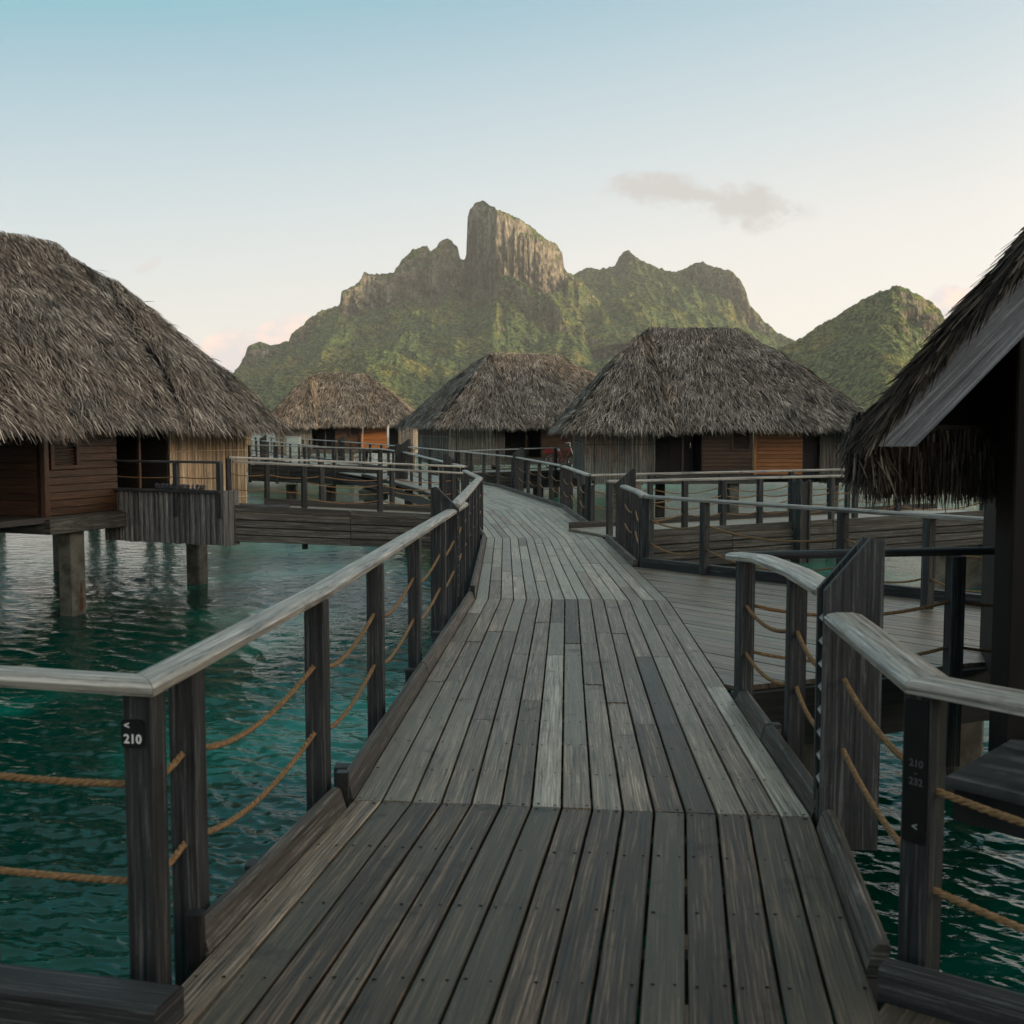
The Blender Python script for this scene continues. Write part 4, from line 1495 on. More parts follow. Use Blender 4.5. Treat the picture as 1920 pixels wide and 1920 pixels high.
def strips(planes, dens, L, W, fringe=16, seed=0, lift=0.03, jitter=0.30, fringe_L=0.42, thin=()):
    g = np.random.default_rng(seed)
    Vs, UVs, cnt = [], [], 0
    for pi_, pl in enumerate(planes):
        TL, TR, BL, BR, bulge = pl
        w0 = np.linalg.norm(np.array(TR) - np.array(TL))
        w1 = np.linalg.norm(np.array(BR) - np.array(BL))
        hgt = np.linalg.norm((np.array(BL) + np.array(BR) - np.array(TL) - np.array(TR)) / 2)
        n1 = int((w0 + w1) / 2 * hgt * dens * (0.25 if pi_ in thin else 1))
        tt = g.random(n1 * 3)
        keep = g.random(n1 * 3) * max(w0, w1) < (w0 + (w1 - w0) * tt)
        tt = tt[keep][:n1]
        ss = g.random(len(tt))
        nf = int(w1 * fringe * (dens ** 0.5) / 6)
        tf = 1 - g.random(nf) ** 1.5 * 0.10
        sf = g.random(nf)
        kind = np.concatenate([np.zeros(len(tt)), np.ones(nf)])
        tt = np.concatenate([tt, tf])
        ss = np.concatenate([ss, sf])
        p, n, d = plane_pts(pl, ss, tt)
        m_ = len(tt)
        side = np.cross(d, n)
        clump = (fbm(p[:, 0] * 1.1 + 9 + pi_, p[:, 1] * 1.1 + p[:, 2] * 1.1 + 5, 2) - 0.5) * 1.3
        ang = g.normal(0, jitter, m_) + clump * jitter * 0.4
        dd = d * np.cos(ang)[:, None] + side * np.sin(ang)[:, None]
        LL = L * (0.55 + 0.9 * g.random(m_))
        WW = W * (0.5 + 1.0 * g.random(m_))
        isf = kind > 0
        dd[isf] = dd[isf] * 0.75 + np.array([0, 0, -0.55])
        dd = dd / np.linalg.norm(dd, axis=1)[:, None]
        LL[isf] = fringe_L * (0.35 + 0.75 * g.random(isf.sum()))
        sd2 = np.cross(dd, n)
        sd2 /= np.linalg.norm(sd2, axis=1)[:, None]
        roll = g.normal(0, 0.35, m_)
        sd2 = sd2 * np.cos(roll)[:, None] + n * np.sin(roll)[:, None]
        h0 = (0.0 + 0.035 * g.random(m_))[:, None]
        h1 = (0.02 + lift * g.random(m_))[:, None]
        h2 = (0.01 + lift * 1.5 * g.random(m_) ** 2)[:, None]
        pts = []
        for f_, h_, wf in ((0.0, h0, 0.8), (0.5, h1, 1.0), (1.0, h2, 0.35)):
            c_ = p + dd * (LL * f_)[:, None] + n * h_
            if f_ == 1.0:
                c_ = c_ + np.array([0, 0, -1]) * (LL * 0.06)[:, None]
            pts.append(c_ - sd2 * (WW * wf / 2)[:, None])
            pts.append(c_ + sd2 * (WW * wf / 2)[:, None])
        V = np.stack(pts, 1)          # m,6,3
        Vs.append(V.reshape(-1, 3))
        ids = (np.arange(m_) + cnt + PID[0] + 1) * 10.0 % 60000 + 2.0
        cnt += m_
        uv6 = np.stack([np.stack([np.zeros(m_), ids], -1), np.stack([np.zeros(m_), ids + 0.1], -1),
                        np.stack([np.full(m_, .2), ids], -1), np.stack([np.full(m_, .2), ids + 0.1], -1),
                        np.stack([np.full(m_, .4), ids], -1), np.stack([np.full(m_, .4), ids + 0.1], -1)], 1)
        lo = uv6[:, [0, 1, 3, 2, 2, 3, 5, 4]]
        UVs.append(lo.reshape(-1, 2))
    V = np.concatenate(Vs)
    UV = np.concatenate(UVs)
    m_ = len(V) // 6
    base = (np.arange(m_) * 6)[:, None]
    F = np.concatenate([base + np.array([[0, 1, 3, 2]]), base + np.array([[2, 3, 5, 4]])], 1).reshape(-1, 4)
    return V, F, UV


def roof_base(planes, inset=0.05, nu=10, nv=8):
    Vs, Fs, UVs, off = [], [], [], 0
    for pl in planes:
        s, t_ = np.meshgrid(np.linspace(0, 1, nu + 1), np.linspace(0, 1, nv + 1), indexing='ij')
        p, n, d = plane_pts(pl, s.ravel(), t_.ravel())
        p = p - n * inset
        I = np.arange(len(p)).reshape(nu + 1, nv + 1) + off
        off += len(p)
        Vs.append(p)
        q = np.stack([I[:-1, :-1], I[1:, :-1], I[1:, 1:], I[:-1, 1:]], -1).reshape(-1, 4)
        Fs.append(q)
        UVs.append(np.tile(np.array([[0, 12.0]]), (q.size, 1)))
    return np.concatenate(Vs), np.concatenate(Fs), np.concatenate(UVs)


def bungalow(label, loc, rz, mir=1, dens=60, SL=0.5, SW=0.03, seed=1, ridge=(2.6, 5.7, 3.0, 5.25), wing=(1.9, 1.2, 4.75), eave=1.62, x0=-0.85, x1=9.9,
             yd=6.6, porch=False, golden=True, wing2=True, ey=-0.95, wing_l=-0.6, skirt2=(7.3, 0.6, 3.4), fringe=16, bam='grey_bamboo', bulge=0.12, wing_y=-1.15, fringe_l=0.26):
    """origin: outer front corner of the bamboo screen; x along the front, y into the house"""
    rt = root('thatched_bungalow', loc, label, 'bungalow', 'thatched bungalows on stilts', rz=rz, local=True)

    def M(x, y, z):
        return (x * mir, y, z)
    ra, rb, ry, rz_ = ridge
    yb = yd + 0.9
    planes = [
        (M(ra, ry, rz_), M(rb, ry, rz_), M(x0, ey, eave), M(x1, ey, eave), bulge),            # front
        (M(rb, ry, rz_), M(ra, ry, rz_), M(x1, yb, eave), M(x0, yb, eave), bulge),            # back
        (M(ra, ry, rz_), M(ra, ry, rz_), M(x0, yb, eave), M(x0, ey, eave), bulge),            # end by the bamboo
        (M(rb, ry, rz_), M(rb, ry, rz_), M(x1, ey, eave), M(x1, yb, eave), bulge),            # other end
    ]
    wx, wy, wz = wing
    planes += [
        (M(wx - 0.08, wy, wz), M(wx + 0.08, wy, wz), M(wing_l, wing_y, eave - 0.03), M(2.95, wing_y, eave - 0.03), 0.10),   # wing front
        (M(ra, ry, rz_ - 0.04), M(wx, wy, wz), M(2.98, ry, eave + 1.7), M(2.98, wing_y, eave - 0.02), 0.05),                 # wing flank
        (M(wx, wy, wz), M(ra, ry, rz_ - 0.04), M(wing_l, wing_y, eave - 0.03), M(x0, ry, eave + 0.1), 0.10),
    ]
    if wing2:
        sx, sy, sz = skirt2
        planes += [
            (M(sx, sy, sz), M(x1 + 0.4, sy, sz), M(6.5, -1.5, eave - 0.05), M(x1 + 0.4, -1.5, eave - 0.05), 0.06),
            (M(sx, sy, sz), M(sx, sy, sz), M(6.35, 0.1, eave + 0.9), M(6.5, -1.5, eave - 0.05), 0.05),
        ]
    V, F, UV = roof_base(planes)
    me = arrays_mesh('roof', V, F, UV, 'dark_thatch')
    rf = bpy.data.objects.new('roof', me)
    COL.objects.link(rf)
    rf.parent = rt
    V, F, UV = strips(planes, dens, SL, SW, fringe, seed, fringe_L=fringe_l, thin=(1,))
    th = bpy.data.objects.new('thatch', arrays_mesh('thatch', V, F, UV, 'thatch'))
    th['kind'] = 'stuff'
    COL.objects.link(th)
    th.parent = rf
    # ridge rolls: bundles of straw laid along ridge and over the wing
    g = np.random.default_rng(seed + 5)
    rp = [((ra - .1, ry - .08, rz_ + 0.0), (rb + .1, ry - .08, rz_ + 0.0), (ra - .1, ry - .5, rz_ - 0.40), (rb + .1, ry - .5, rz_ - 0.40), 0.05),
          ((wx - .12, wy, wz + 0.03), (wx + .12, wy, wz + 0.03), (wx - .30, wy - .42, wz - 0.48), (wx + .22, wy - .42, wz - 0.48), 0.04)]
    rp.append(((ra, ry, rz_ - 0.01), (wx, wy, wz + 0.02), (wx + .42, ry, wz - 0.5), (wx + .42, wy, wz - 0.75), 0.05))
    rp = [tuple(M(*q) for q in r_[:4]) + (r_[4],) for r_ in rp]
    V, F, UV = strips(rp, dens * 1.6, SL * 0.8, SW * 1.1, 6, seed + 3, lift=0.05, jitter=0.2)
    rc = bpy.data.objects.new('ridge_roll', arrays_mesh('ridge_roll', V, F, UV, 'thatch'))
    rc['kind'] = 'stuff'
    COL.objects.link(rc)
    rc.parent = rf
    # soffit
    mbx = MB()
    mbx.poly([M(x0 + .15, ey + .15, eave + 0.02), M(x1 - .15, ey + .15, eave + 0.02), M(x1 - .15, yb - .15, eave + 0.02), M(x0 + .15, yb - .15, eave + 0.02)])
    mbx.obj('soffit', 'dark_wood', rt)
    # floor
    fz = 0.02
    MB().prism([M(2.4, -0.12, fz - 0.10), M(9.2, -0.12, fz - 0.10), M(9.2, yd, fz - 0.10), M(2.4, yd, fz - 0.10)], (0, 0, 0.10)).obj('floor', 'dark_wood', rt)
    MB().bar(M(2.4, -0.16, fz - 0.17), M(5.9, -0.16, fz - 0.17), 0.12, 0.26, ch=0.008).obj('floor_beam', 'fascia_wood', rt)
    MB().bar(M(5.83, -0.10, fz - 0.171), M(5.83, 2.6, fz - 0.171), 0.12, 0.262, ch=0.008).obj('floor_beam', 'fascia_wood', rt)
    MB().bar(M(5.95, 1.0, fz - 0.172), M(9.2, 1.0, fz - 0.172), 0.12, 0.25, ch=0.008).obj('floor_beam', 'fascia_wood', rt)
    # bamboo screens, made of poles tied in a row
    def screen(xa, ya, xb, yb_, z0, z1, mat, seed_):
        gg = random.Random(seed_)
        mbx = MB()
        a, b_ = Vector(M(xa, ya, 0)), Vector(M(xb, yb_, 0))
        L = (b_ - a).length
        d = (b_ - a).normalized()
        nn = Vector((d.y, -d.x, 0))
        x = 0.0
        while x < L:
            w = gg.uniform(0.028, 0.048)
            p = a + d * (x + w / 2) + nn * gg.uniform(-0.008, 0.008)
            ln = gg.uniform(-0.012, 0.012)
            zz = z0 + gg.uniform(-0.03, 0.03)
            mbx.tube([p + Vector((0, 0, zz)), p + d * ln + Vector((0, 0, z1))], w / 2, 5, up=(d.x, d.y, 0))
            x += w * 1.02
        so = mbx.obj('bamboo_screen', mat, rt, kind='stuff')
        for zt in (0.16, 0.62):
            z = lerp(z0, z1, 0.0) + (z1 - z0) * zt
            ob2 = MB().tube([a + nn * 0.03 + Vector((0, 0, z)), b_ + nn * 0.03 + Vector((0, 0, z))], 0.012, 5).obj('tie_rod', mat, so)
            ob2 = MB().tube([a - nn * 0.03 + Vector((0, 0, z)), b_ - nn * 0.03 + Vector((0, 0, z))], 0.012, 5).obj('tie_rod', mat, so)
        return so
    if porch:
        screen(0, 0, 1.45, 0.38, -0.30, eave + 0.3, bam, 3)
        screen(1.45, 0.38, 2.4, 0.10, -0.30, eave + 0.3, bam, 4)
    else:
        screen(0, 0, 2.4, 0, -0.30, eave + 0.3, bam, 3)
    screen(0, 0.02, 0, yd, -0.30, eave + 0.3, bam, 5)
    screen(8.15, 0.6, 9.15, 0.6, -0.30, eave + 0.3, bam, 6)
    screen(9.15, 0.62, 9.15, yd, -0.30, eave + 0.3, bam, 7)
    # boarded walls

    def siding(xa, ya, xb, yb_, mat, skipx=None, z0=fz, z1=eave + 0.25, bh=0.135):
        a, b_ = Vector(M(xa, ya, 0)), Vector(M(xb, yb_, 0))
        d = (b_ - a).normalized()
        nn = Vector((d.y, -d.x, 0))
        wl = MB().bar(a + Vector((0, 0, (z0 + z1) / 2)), b_ + Vector((0, 0, (z0 + z1) / 2)), 0.06, z1 - z0).obj('wall', 'dark_wood', rt)
        mid = (a + b_) / 2
        outw = -1 if True else 1
        z = z0
        while z < z1 - 0.05:
            for s_ in (1, -1):
                off = nn * s_ * 0.042
                if s_ == -1:
                    continue
            # outer face: the side with smaller local y, or larger |x| end
            off = nn * 0.04
            if off.y > 0 or (abs(off.y) < 1e-6 and off.x * mir < 0):
                off = -off
            pieces = [(0.0, 1.0)]
            if skipx and not (z + bh < skipx[2] or z > skipx[3]):
                pieces = [(0.0, skipx[0]), (skipx[1], 1.0)]
            for (k0, k1) in pieces:
                if (k1 - k0) < 0.02:
                    continue
                pa, pb = lerp(a, b_, k0) + off, lerp(a, b_, k1) + off
                MB().bar(pa + Vector((0, 0, z + bh / 2)), pb + Vector((0, 0, z + bh / 2)), 0.03, bh - 0.012, ch=0.005).obj('wall_board', mat, wl)
            z += bh
        return wl
    wy0 = 0.06
    siding(4.0, wy0, 5.72, wy0, 'stained_wood', (0.565, 0.968, 0.845, 1.625))
    siding(2.4, 1.7, 4.0, 1.7, 'dark_wood')
    MB().bar(M(4.0, wy0, eave / 2 + .1), M(4.0, 1.7, eave / 2 + .1), 0.05, eave + 0.2).obj('wall', 'dark_wood', rt)
    MB().bar(M(2.42, 0.14, eave / 2 + .1), M(2.42, 1.7, eave / 2 + .1), 0.05, eave + 0.2).obj('wall', 'dark_wood', rt)
    gm = 'golden_wood' if golden else 'stained_wood'
    if golden:
        siding(5.86, 0.22, 7.45, 0.22, gm)
        MB().bar(M(7.5, 1.0, eave / 2 + .1), M(8.15, 1.0, eave / 2 + .1), 0.05, eave + 0.2).obj('wall', 'dark_wood', rt)
    else:
        siding(5.80, 0.10, 5.80, 3.6, 'stained_wood')
    # corner post and door post
    MB().bar(M(5.79, -0.02, fz - .02), M(5.79, -0.02, eave + 0.25), 0.11, 0.11, up=(0, 1, 0), ch=0.006).obj('corner_post', 'stained_wood' if not golden else gm, rt)
    MB().bar(M(3.35, 0.05, fz), M(3.35, 0.05, eave + 0.25), 0.06, 0.06, up=(0, 1, 0), ch=0.006).obj('door_post', 'stained_wood', rt)
    # door with its handle
    dr = MB().bar(M(3.1, 1.62, 0.9), M(3.95, 1.62, 0.9), 0.04, 1.7).obj('door', 'dark_wood', rt)
    MB().bar(M(3.85, 1.585, 0.9), M(3.85, 1.585, 1.08), 0.03, 0.03, up=(0, 1, 0)).obj('door_handle', 'chrome', dr)
    # window: frame and louvre slats
    wxa, wxb, wza, wzb = 4.98, 5.66, 0.835, 1.635
    wi = MB().bar(M(wxa, 0.05, (wza + wzb) / 2), M(wxb, 0.05, (wza + wzb) / 2), 0.03, wzb - wza).obj('window', 'dark_glass', rt)
    for (xa, xb, za, zb) in ((wxa, wxb, wza, wza + .07), (wxa, wxb, wzb - .07, wzb), (wxa, wxa + .08, wza + .07, wzb - .07), (wxb - .08, wxb, wza + .07, wzb - .07)):
        MB().bar(M(xa, -0.02, (za + zb) / 2), M(xb, -0.02, (za + zb) / 2), 0.06, zb - za - 0.002, ch=0.005).obj('frame', 'stained_wood', wi)
    z = wza + 0.10
    while z < wzb - 0.10:
        mbx = MB()
        mbx.prism([M(wxa + .08, -0.012, z), M(wxb - .08, -0.012, z), M(wxb - .08, 0.018, z + 0.018), M(wxa + .08, 0.018, z + 0.018)], (0, 0, 0.008)).obj('slat', 'stained_wood', wi)
        z += 0.062
    # stilts
    for (x, y) in ((5.1, 0.1), (1.0, 0.6), (8.8, 1.2), (5.6, 3.2), (0.4, 5.0), (8.8, 4.6), (3.2, 4.6)):
        px_, py_, _ = M(x, y, 0)
        pile(rt, px_, py_, fz - 0.10 if x > 2.4 else -0.2, 0.34, rust=(porch and x == 5.1))
    return rt


# big bungalow on the right, then two more of the same build further back
MX = (1095 - 960) / FPX * 38
bun = bungalow('large thatched bungalow behind the second right side boardwalk, nearest of the three across the water', (MX, 38, 0.0), 0, 1, dens=420, SL=0.30, SW=0.0155, seed=3,
               eave=1.58, bam='grey_bamboo', wing2=False)
b2 = copy_tree(bun)
b2.location = ((841 - 960) / FPX * 53, 53, 0.12)
b2.scale = (1.15, 1.1, 1.0)
b2.rotation_euler = (0, 0, R(16))
b2['label'] = 'thatched bungalow in the middle, partly hidden by the larger roof in front of it'
b3 = copy_tree(bun)
b3.location = ((517 - 960) / FPX * 75, 75, 0.14)
b3['label'] = 'farthest thatched bungalow, with a glowing orange wall, beyond the boardwalk bend'
lbn = bungalow('big thatched bungalow with louvred window filling the left side', (-5.88, 24.8, 0.06), R(67), -1, dens=640, SL=0.27, SW=0.013, seed=9,
               ridge=(2.4, 6.4, 3.2, 5.45), wing=(1.9, 2.0, 4.68), x0=-0.22, ey=-0.72, porch=True, golden=False, bam='bamboo', fringe=26, wing_l=-0.2, wing_y=-0.9, skirt2=(7.9, 0.0, 4.05), fringe_l=0.28)

b4 = copy_tree(lbn)
b4.location = ((472 - 960) / FPX * 46.5, 46.5, 0.1)
b4['label'] = 'thatched bungalow almost hidden behind the left bungalow, only its dark eave end showing'

# porch of the left bungalow: corrugated timber skirt towards us, railing, deck
pu, pn = Vector((0.39, 0.92, 0)), Vector((0.92, -0.39, 0))
p0 = Vector((-7.75, 21.25, 0))
pl_ = 2.72
MBX = root('porch', (0, 0, 0), None)
MBX.parent = lbn
MBX.matrix_parent_inverse = Matrix.Identity(4)
LOCAL[MBX.name] = False
bpy.context.view_layer.update()
MBX.matrix_parent_inverse = wmat(lbn).inverted()


def inv_world(o):
    return wmat(o).inverted()


def wobj(mbx, name, mat, parent, **kw):
    ob = mbx.obj(name, mat, None, **kw)
    ob.parent = parent
    ob.matrix_parent_inverse = inv_world(parent)
    return ob


zt_, zb_ = 0.50, -0.50
ns = 23
for i in range(ns):
    c_ = p0 + pn * (i + 0.5) * pl_ / ns
    w = pl_ / ns
    pr = [(-w * 0.5, -0.02), (-w * 0.36, 0.022), (-w * 0.12, 0.034), (w * 0.12, 0.034), (w * 0.36, 0.022), (w * 0.5, -0.02)]
    mbx = MB()
    mbx.sweep([c_ + Vector((0, 0, zb_ + random.uniform(-.01, .01))), c_ + Vector((0, 0, zt_ - 0.05))], pr, up=-pu)
    wobj(mbx, 'slat', 'skirt_wood', MBX)
mbx = MB()
mbx.bar(p0 + Vector((0, 0, zt_ - 0.025)) - pu * 0.02, p0 + pn * (pl_ + 0.02) + Vector((0, 0, zt_ - 0.025)) - pu * 0.02, 0.16, 0.05, ch=0.006)
wobj(mbx, 'ledge', 'post_wood', MBX)
e0 = p0 + pn * (pl_ + 0.01)
for i in range(3):
    a = e0 + pu * (0.02 + i * 0.16)
    wobj(MB().bar(a + pu * 0.07 + Vector((0, 0, zb_ - 0.02)), a + pu * 0.07 + Vector((0, 0, zt_ - 0.01)), 0.14, 0.035, up=(pn.x, pn.y, 0), ch=0.004), 'side_board', 'skirt_wood', MBX)
mbx = MB()
mbx.prism([p0 + Vector((0, 0, 0.05)) + pu * 0.03, e0 + Vector((0, 0, 0.05)) + pu * 0.03 - pn * 0.03, e0 + pu * 2.2 + Vector((0, 0, 0.05)) - pn * 0.03, p0 + pu * 2.2 + Vector((0, 0, 0.05))], (0, 0, 0.05))
wobj(mbx, 'porch_deck', 'dark_wood', MBX)
# a dark rolled net lying on the porch ledge
g = random.Random(4)
nr = root('rolled_net', p0 + pn * 1.9 + Vector((0, 0, zt_ + 0.01)), 'dark rolled wire netting lying on the porch ledge of the left bungalow', 'netting')
na, nb_ = p0 + pn * 1.25 + Vector((0, 0, zt_ + 0.05)), p0 + pn * 2.35 + Vector((0, 0, zt_ + 0.05))
for q in range(5):
    pts = []
    for i in range(90):
        f = i / 89
        c_ = lerp(na, nb_, f)
        an = f * (60 + q * 7) + q
        rr = 0.045 + 0.008 * math.sin(f * 30 + q)
        pts.append(c_ + pu * (math.cos(an) * rr) + Vector((0, 0, math.sin(an) * rr)))
    MB().tube(pts, 0.006, 4).obj('wire', 'net', nr, smooth=True)
# porch railing
j0, j1 = p0 + pn * 0.05 + Vector((0, 0, 1.03)), e0 + Vector((0, 0, 1.03))
railing('thin dark handrail on the porch of the left bungalow', [j0, j1], [(lerp(j0, j1, k).x, lerp(j0, j1, k).y) for k in (0.03, 0.62, 0.985)],
        ropes=((0.62, 0.03), (0.36, 0.03)), rail_w=0.09, drop=0.4, zfoot=-0.4, rail_mat='post_wood')
# bridge from the porch to the boardwalk
l1a, l1b = e0 + pu * 0.38, Vector((-1.05, 21.9, 0))
br1 = bridge('slatted bridge joining the left bungalow porch to the boardwalk', l1a, l1b, (0.1, 1.9, 0), 0.10, -0.20, nboards=5, hb=0.14, fascia_top=0.13)
j2, j3 = Vector((l1a.x, l1a.y - 0.10, 1.04)), C2 + Vector((-0.01, -1.15, 0.0))
railing('near handrail of the slatted bridge to the left bungalow', [j2, j3], line_posts(j2, j3, (570, 712, 830)), ropes=((0.58, 0.08), (0.28, 0.08)), rail_w=0.10, zfoot=-0.42)
j4, j5 = l1a + Vector((-0.6, 1.95, 1.06)), C2 + Vector((-0.1, 1.75, 0.03))
railing('far handrail of the slatted bridge to the left bungalow', [j4, j5], line_posts(j4, j5, (392, 500, 603, 735, 850)), ropes=((0.58, 0.08), (0.28, 0.08)), rail_w=0.10, zfoot=-0.1)

# ------------------------------------------------------------------ far boardwalk: railings, bridges, light posts
s0, s1, s2 = j5 + Vector((0.02, 0.05, 0)), P(858, 866, 0.72), P(768, 846, 0.78)
s1 = Vector((-1.5, 28.6, 0.72))
s2 = Vector((-3.75, 38.8, 0.80))
pts = [(lerp(s0, s1, k).x, lerp(s0, s1, k).y) for k in (0.15, 0.6)] + [(lerp(s1, s2, k).x, lerp(s1, s2, k).y) for k in (0.02, 0.2, 0.4, 0.6, 0.8, 0.96)]
railing('left handrail beyond the slatted bridge, curving to the far light post', [s0, s1, s2], pts, ropes=((0.60, 0.10), (0.30, 0.10)), rail_w=0.13)
bollard('slatted light post where the left handrail leaves the slatted bridge', V3(s1.x - 0.1, s1.y), (-0.2, 1), 1, 0.98, 1.18, -0.2, w=0.30)
bollard('tall dark light post on the left side of the far boardwalk', V3(s2.x - 0.08, s2.y), (-0.3, 1), 1, 1.15, 1.2, -0.4, w=0.40, depth=0.25)
s3, s4 = Vector((-5.0, 42.2, 0.84)), Vector((-11.2, 45.5, 0.95))
railing('handrail from the tall dark light post to the far left bridge', [s2, s3], [(lerp(s2, s3, k).x, lerp(s2, s3, k).y) for k in (0.2, 0.6, 1.0)], ropes=((0.60, 0.10), (0.30, 0.10)), far=True)
br3 = bridge('far slatted bridge leading left past the big bungalow', Vector((-5.0, 42.6, 0)), Vector((-10.8, 46.0, 0)), (0.9, 1.7, 0), -0.05, 0.0, nboards=5, hb=0.14, fascia_top=0.12)
railing('near handrail of the far slatted bridge', [s3, s4], [(lerp(s3, s4, k).x, lerp(s3, s4, k).y) for k in (0.1, 0.3, 0.5, 0.7, 0.9)], ropes=((0.60, 0.10), (0.30, 0.10)), far=True, rail_w=0.11, zfoot=-0.5)
for px, Y in ((545, 46.5), (620, 46.0), (692, 45.0)):
    x = (px - 960) / FPX * Y
    pile(br3, x, Y, -0.75, 0.42, round_=True)
pile(br3, (700 - 960) / FPX * 40, 40, -0.95, 0.5, 0.35)
# far side of the boardwalk
u0 = q3 + Vector((-0.1, 0.2, 0))
u1, u2, u3, u4 = Vector((-4.3, 45.5, 0.86)), Vector((-8.6, 56.5, 0.93)), Vector((-12.2, 65.5, 0.95)), Vector((-20, 83, 0.95))
U = [u0, u1, u2, u3, u4]
pu_ = []
for a, b_ in zip(U[:-1], U[1:]):
    n = max(2, int((b_ - a).length / 1.7))
    pu_ += [(lerp(a, b_, i / n).x, lerp(a, b_, i / n).y) for i in range(n)]
railing('outer handrail of the far boardwalk in front of the farthest bungalow', U, pu_, ropes=((0.60, 0.10), (0.30, 0.10)), far=True, rail_w=0.12)
W_ = [Vector((-8.0, 46.4, 0.86)), Vector((-11.7, 55.2, 0.93)), Vector((-15.1, 63.7, 0.95)), Vector((-22.6, 81, 0.95))]
pw = []
for a, b_ in zip(W_[:-1], W_[1:]):
    n = max(2, int((b_ - a).length / 1.7))
    pw += [(lerp(a, b_, i / n).x, lerp(a, b_, i / n).y) for i in range(n)]
railing('inner handrail of the far boardwalk behind the far slatted bridge', W_, pw, ropes=((0.60, 0.10), (0.30, 0.10)), far=True, rail_w=0.12)
for i, (p, lab) in enumerate(((u1, 'small light post on the outer far handrail, right of the orange wall'), (u2, 'small light post on the outer far handrail, left of the orange wall'),
                              (Vector((-13.0, 58.6, 0)), 'small light post on the inner far handrail'))):
    bollard(lab, V3(p.x, p.y), (-0.4, 0.9), -1, 1.05, 1.25, -0.1, w=0.32, depth=0.16, fins=False)
# pale box on the far boardwalk
bx = D(551, 863, 61.5)
pb = root('service_box', (bx.x, bx.y, -0.05), 'pale green tall service box standing on the far boardwalk', 'service box')
MB().bar((bx.x, bx.y, -0.15), (bx.x, bx.y, 1.05), 0.70, 0.5, up=(0, 1, 0), ch=0.02).obj('body', 'pale_paint', pb)
MB().bar((bx.x - 0.38, bx.y, 1.08), (bx.x + 0.38, bx.y, 1.08), 0.56, 0.05, ch=0.01).obj('lid', 'pale_paint', pb)
MB().bar((bx.x - 0.27, bx.y - 0.262, 0.45), (bx.x + 0.27, bx.y - 0.262, 0.45), 0.02, 0.9, ch=0.004).obj('panel', 'pale_paint', pb)

# branch to the middle bungalow with a bicycle parked on it
n0, n1 = Vector((-1.75, 42.0, 0)), Vector((2.9, 44.8, 0))
br4 = bridge('slatted landing in front of the middle bungalow', n0, n1, (-1.0, 2.2, 0), -0.12, -0.08, nboards=5, hb=0.14, fascia_top=0.05)
v0, v1 = Vector((-2.1, 43.7, 0.80)), Vector((2.55, 45.6, 0.90))
v0, v1 = q3 + Vector((0.05, 0.15, 0.01)), Vector((2.9, 45.0, 0.86))
railing('handrail in front of the parked bicycle at the middle bungalow', [v0, v1], [(lerp(v0, v1, k).x, lerp(v0, v1, k).y) for k in (0.05, 0.28, 0.5, 0.75, 0.98)], ropes=((0.60, 0.06), (0.30, 0.06)), far=True, rail_w=0.11, zfoot=-0.3)
for x, y in ((1.05, 44.8), (-0.5, 44.6), (2.2, 45.6)):
    pile(br4, x, y, -0.7, 0.42)


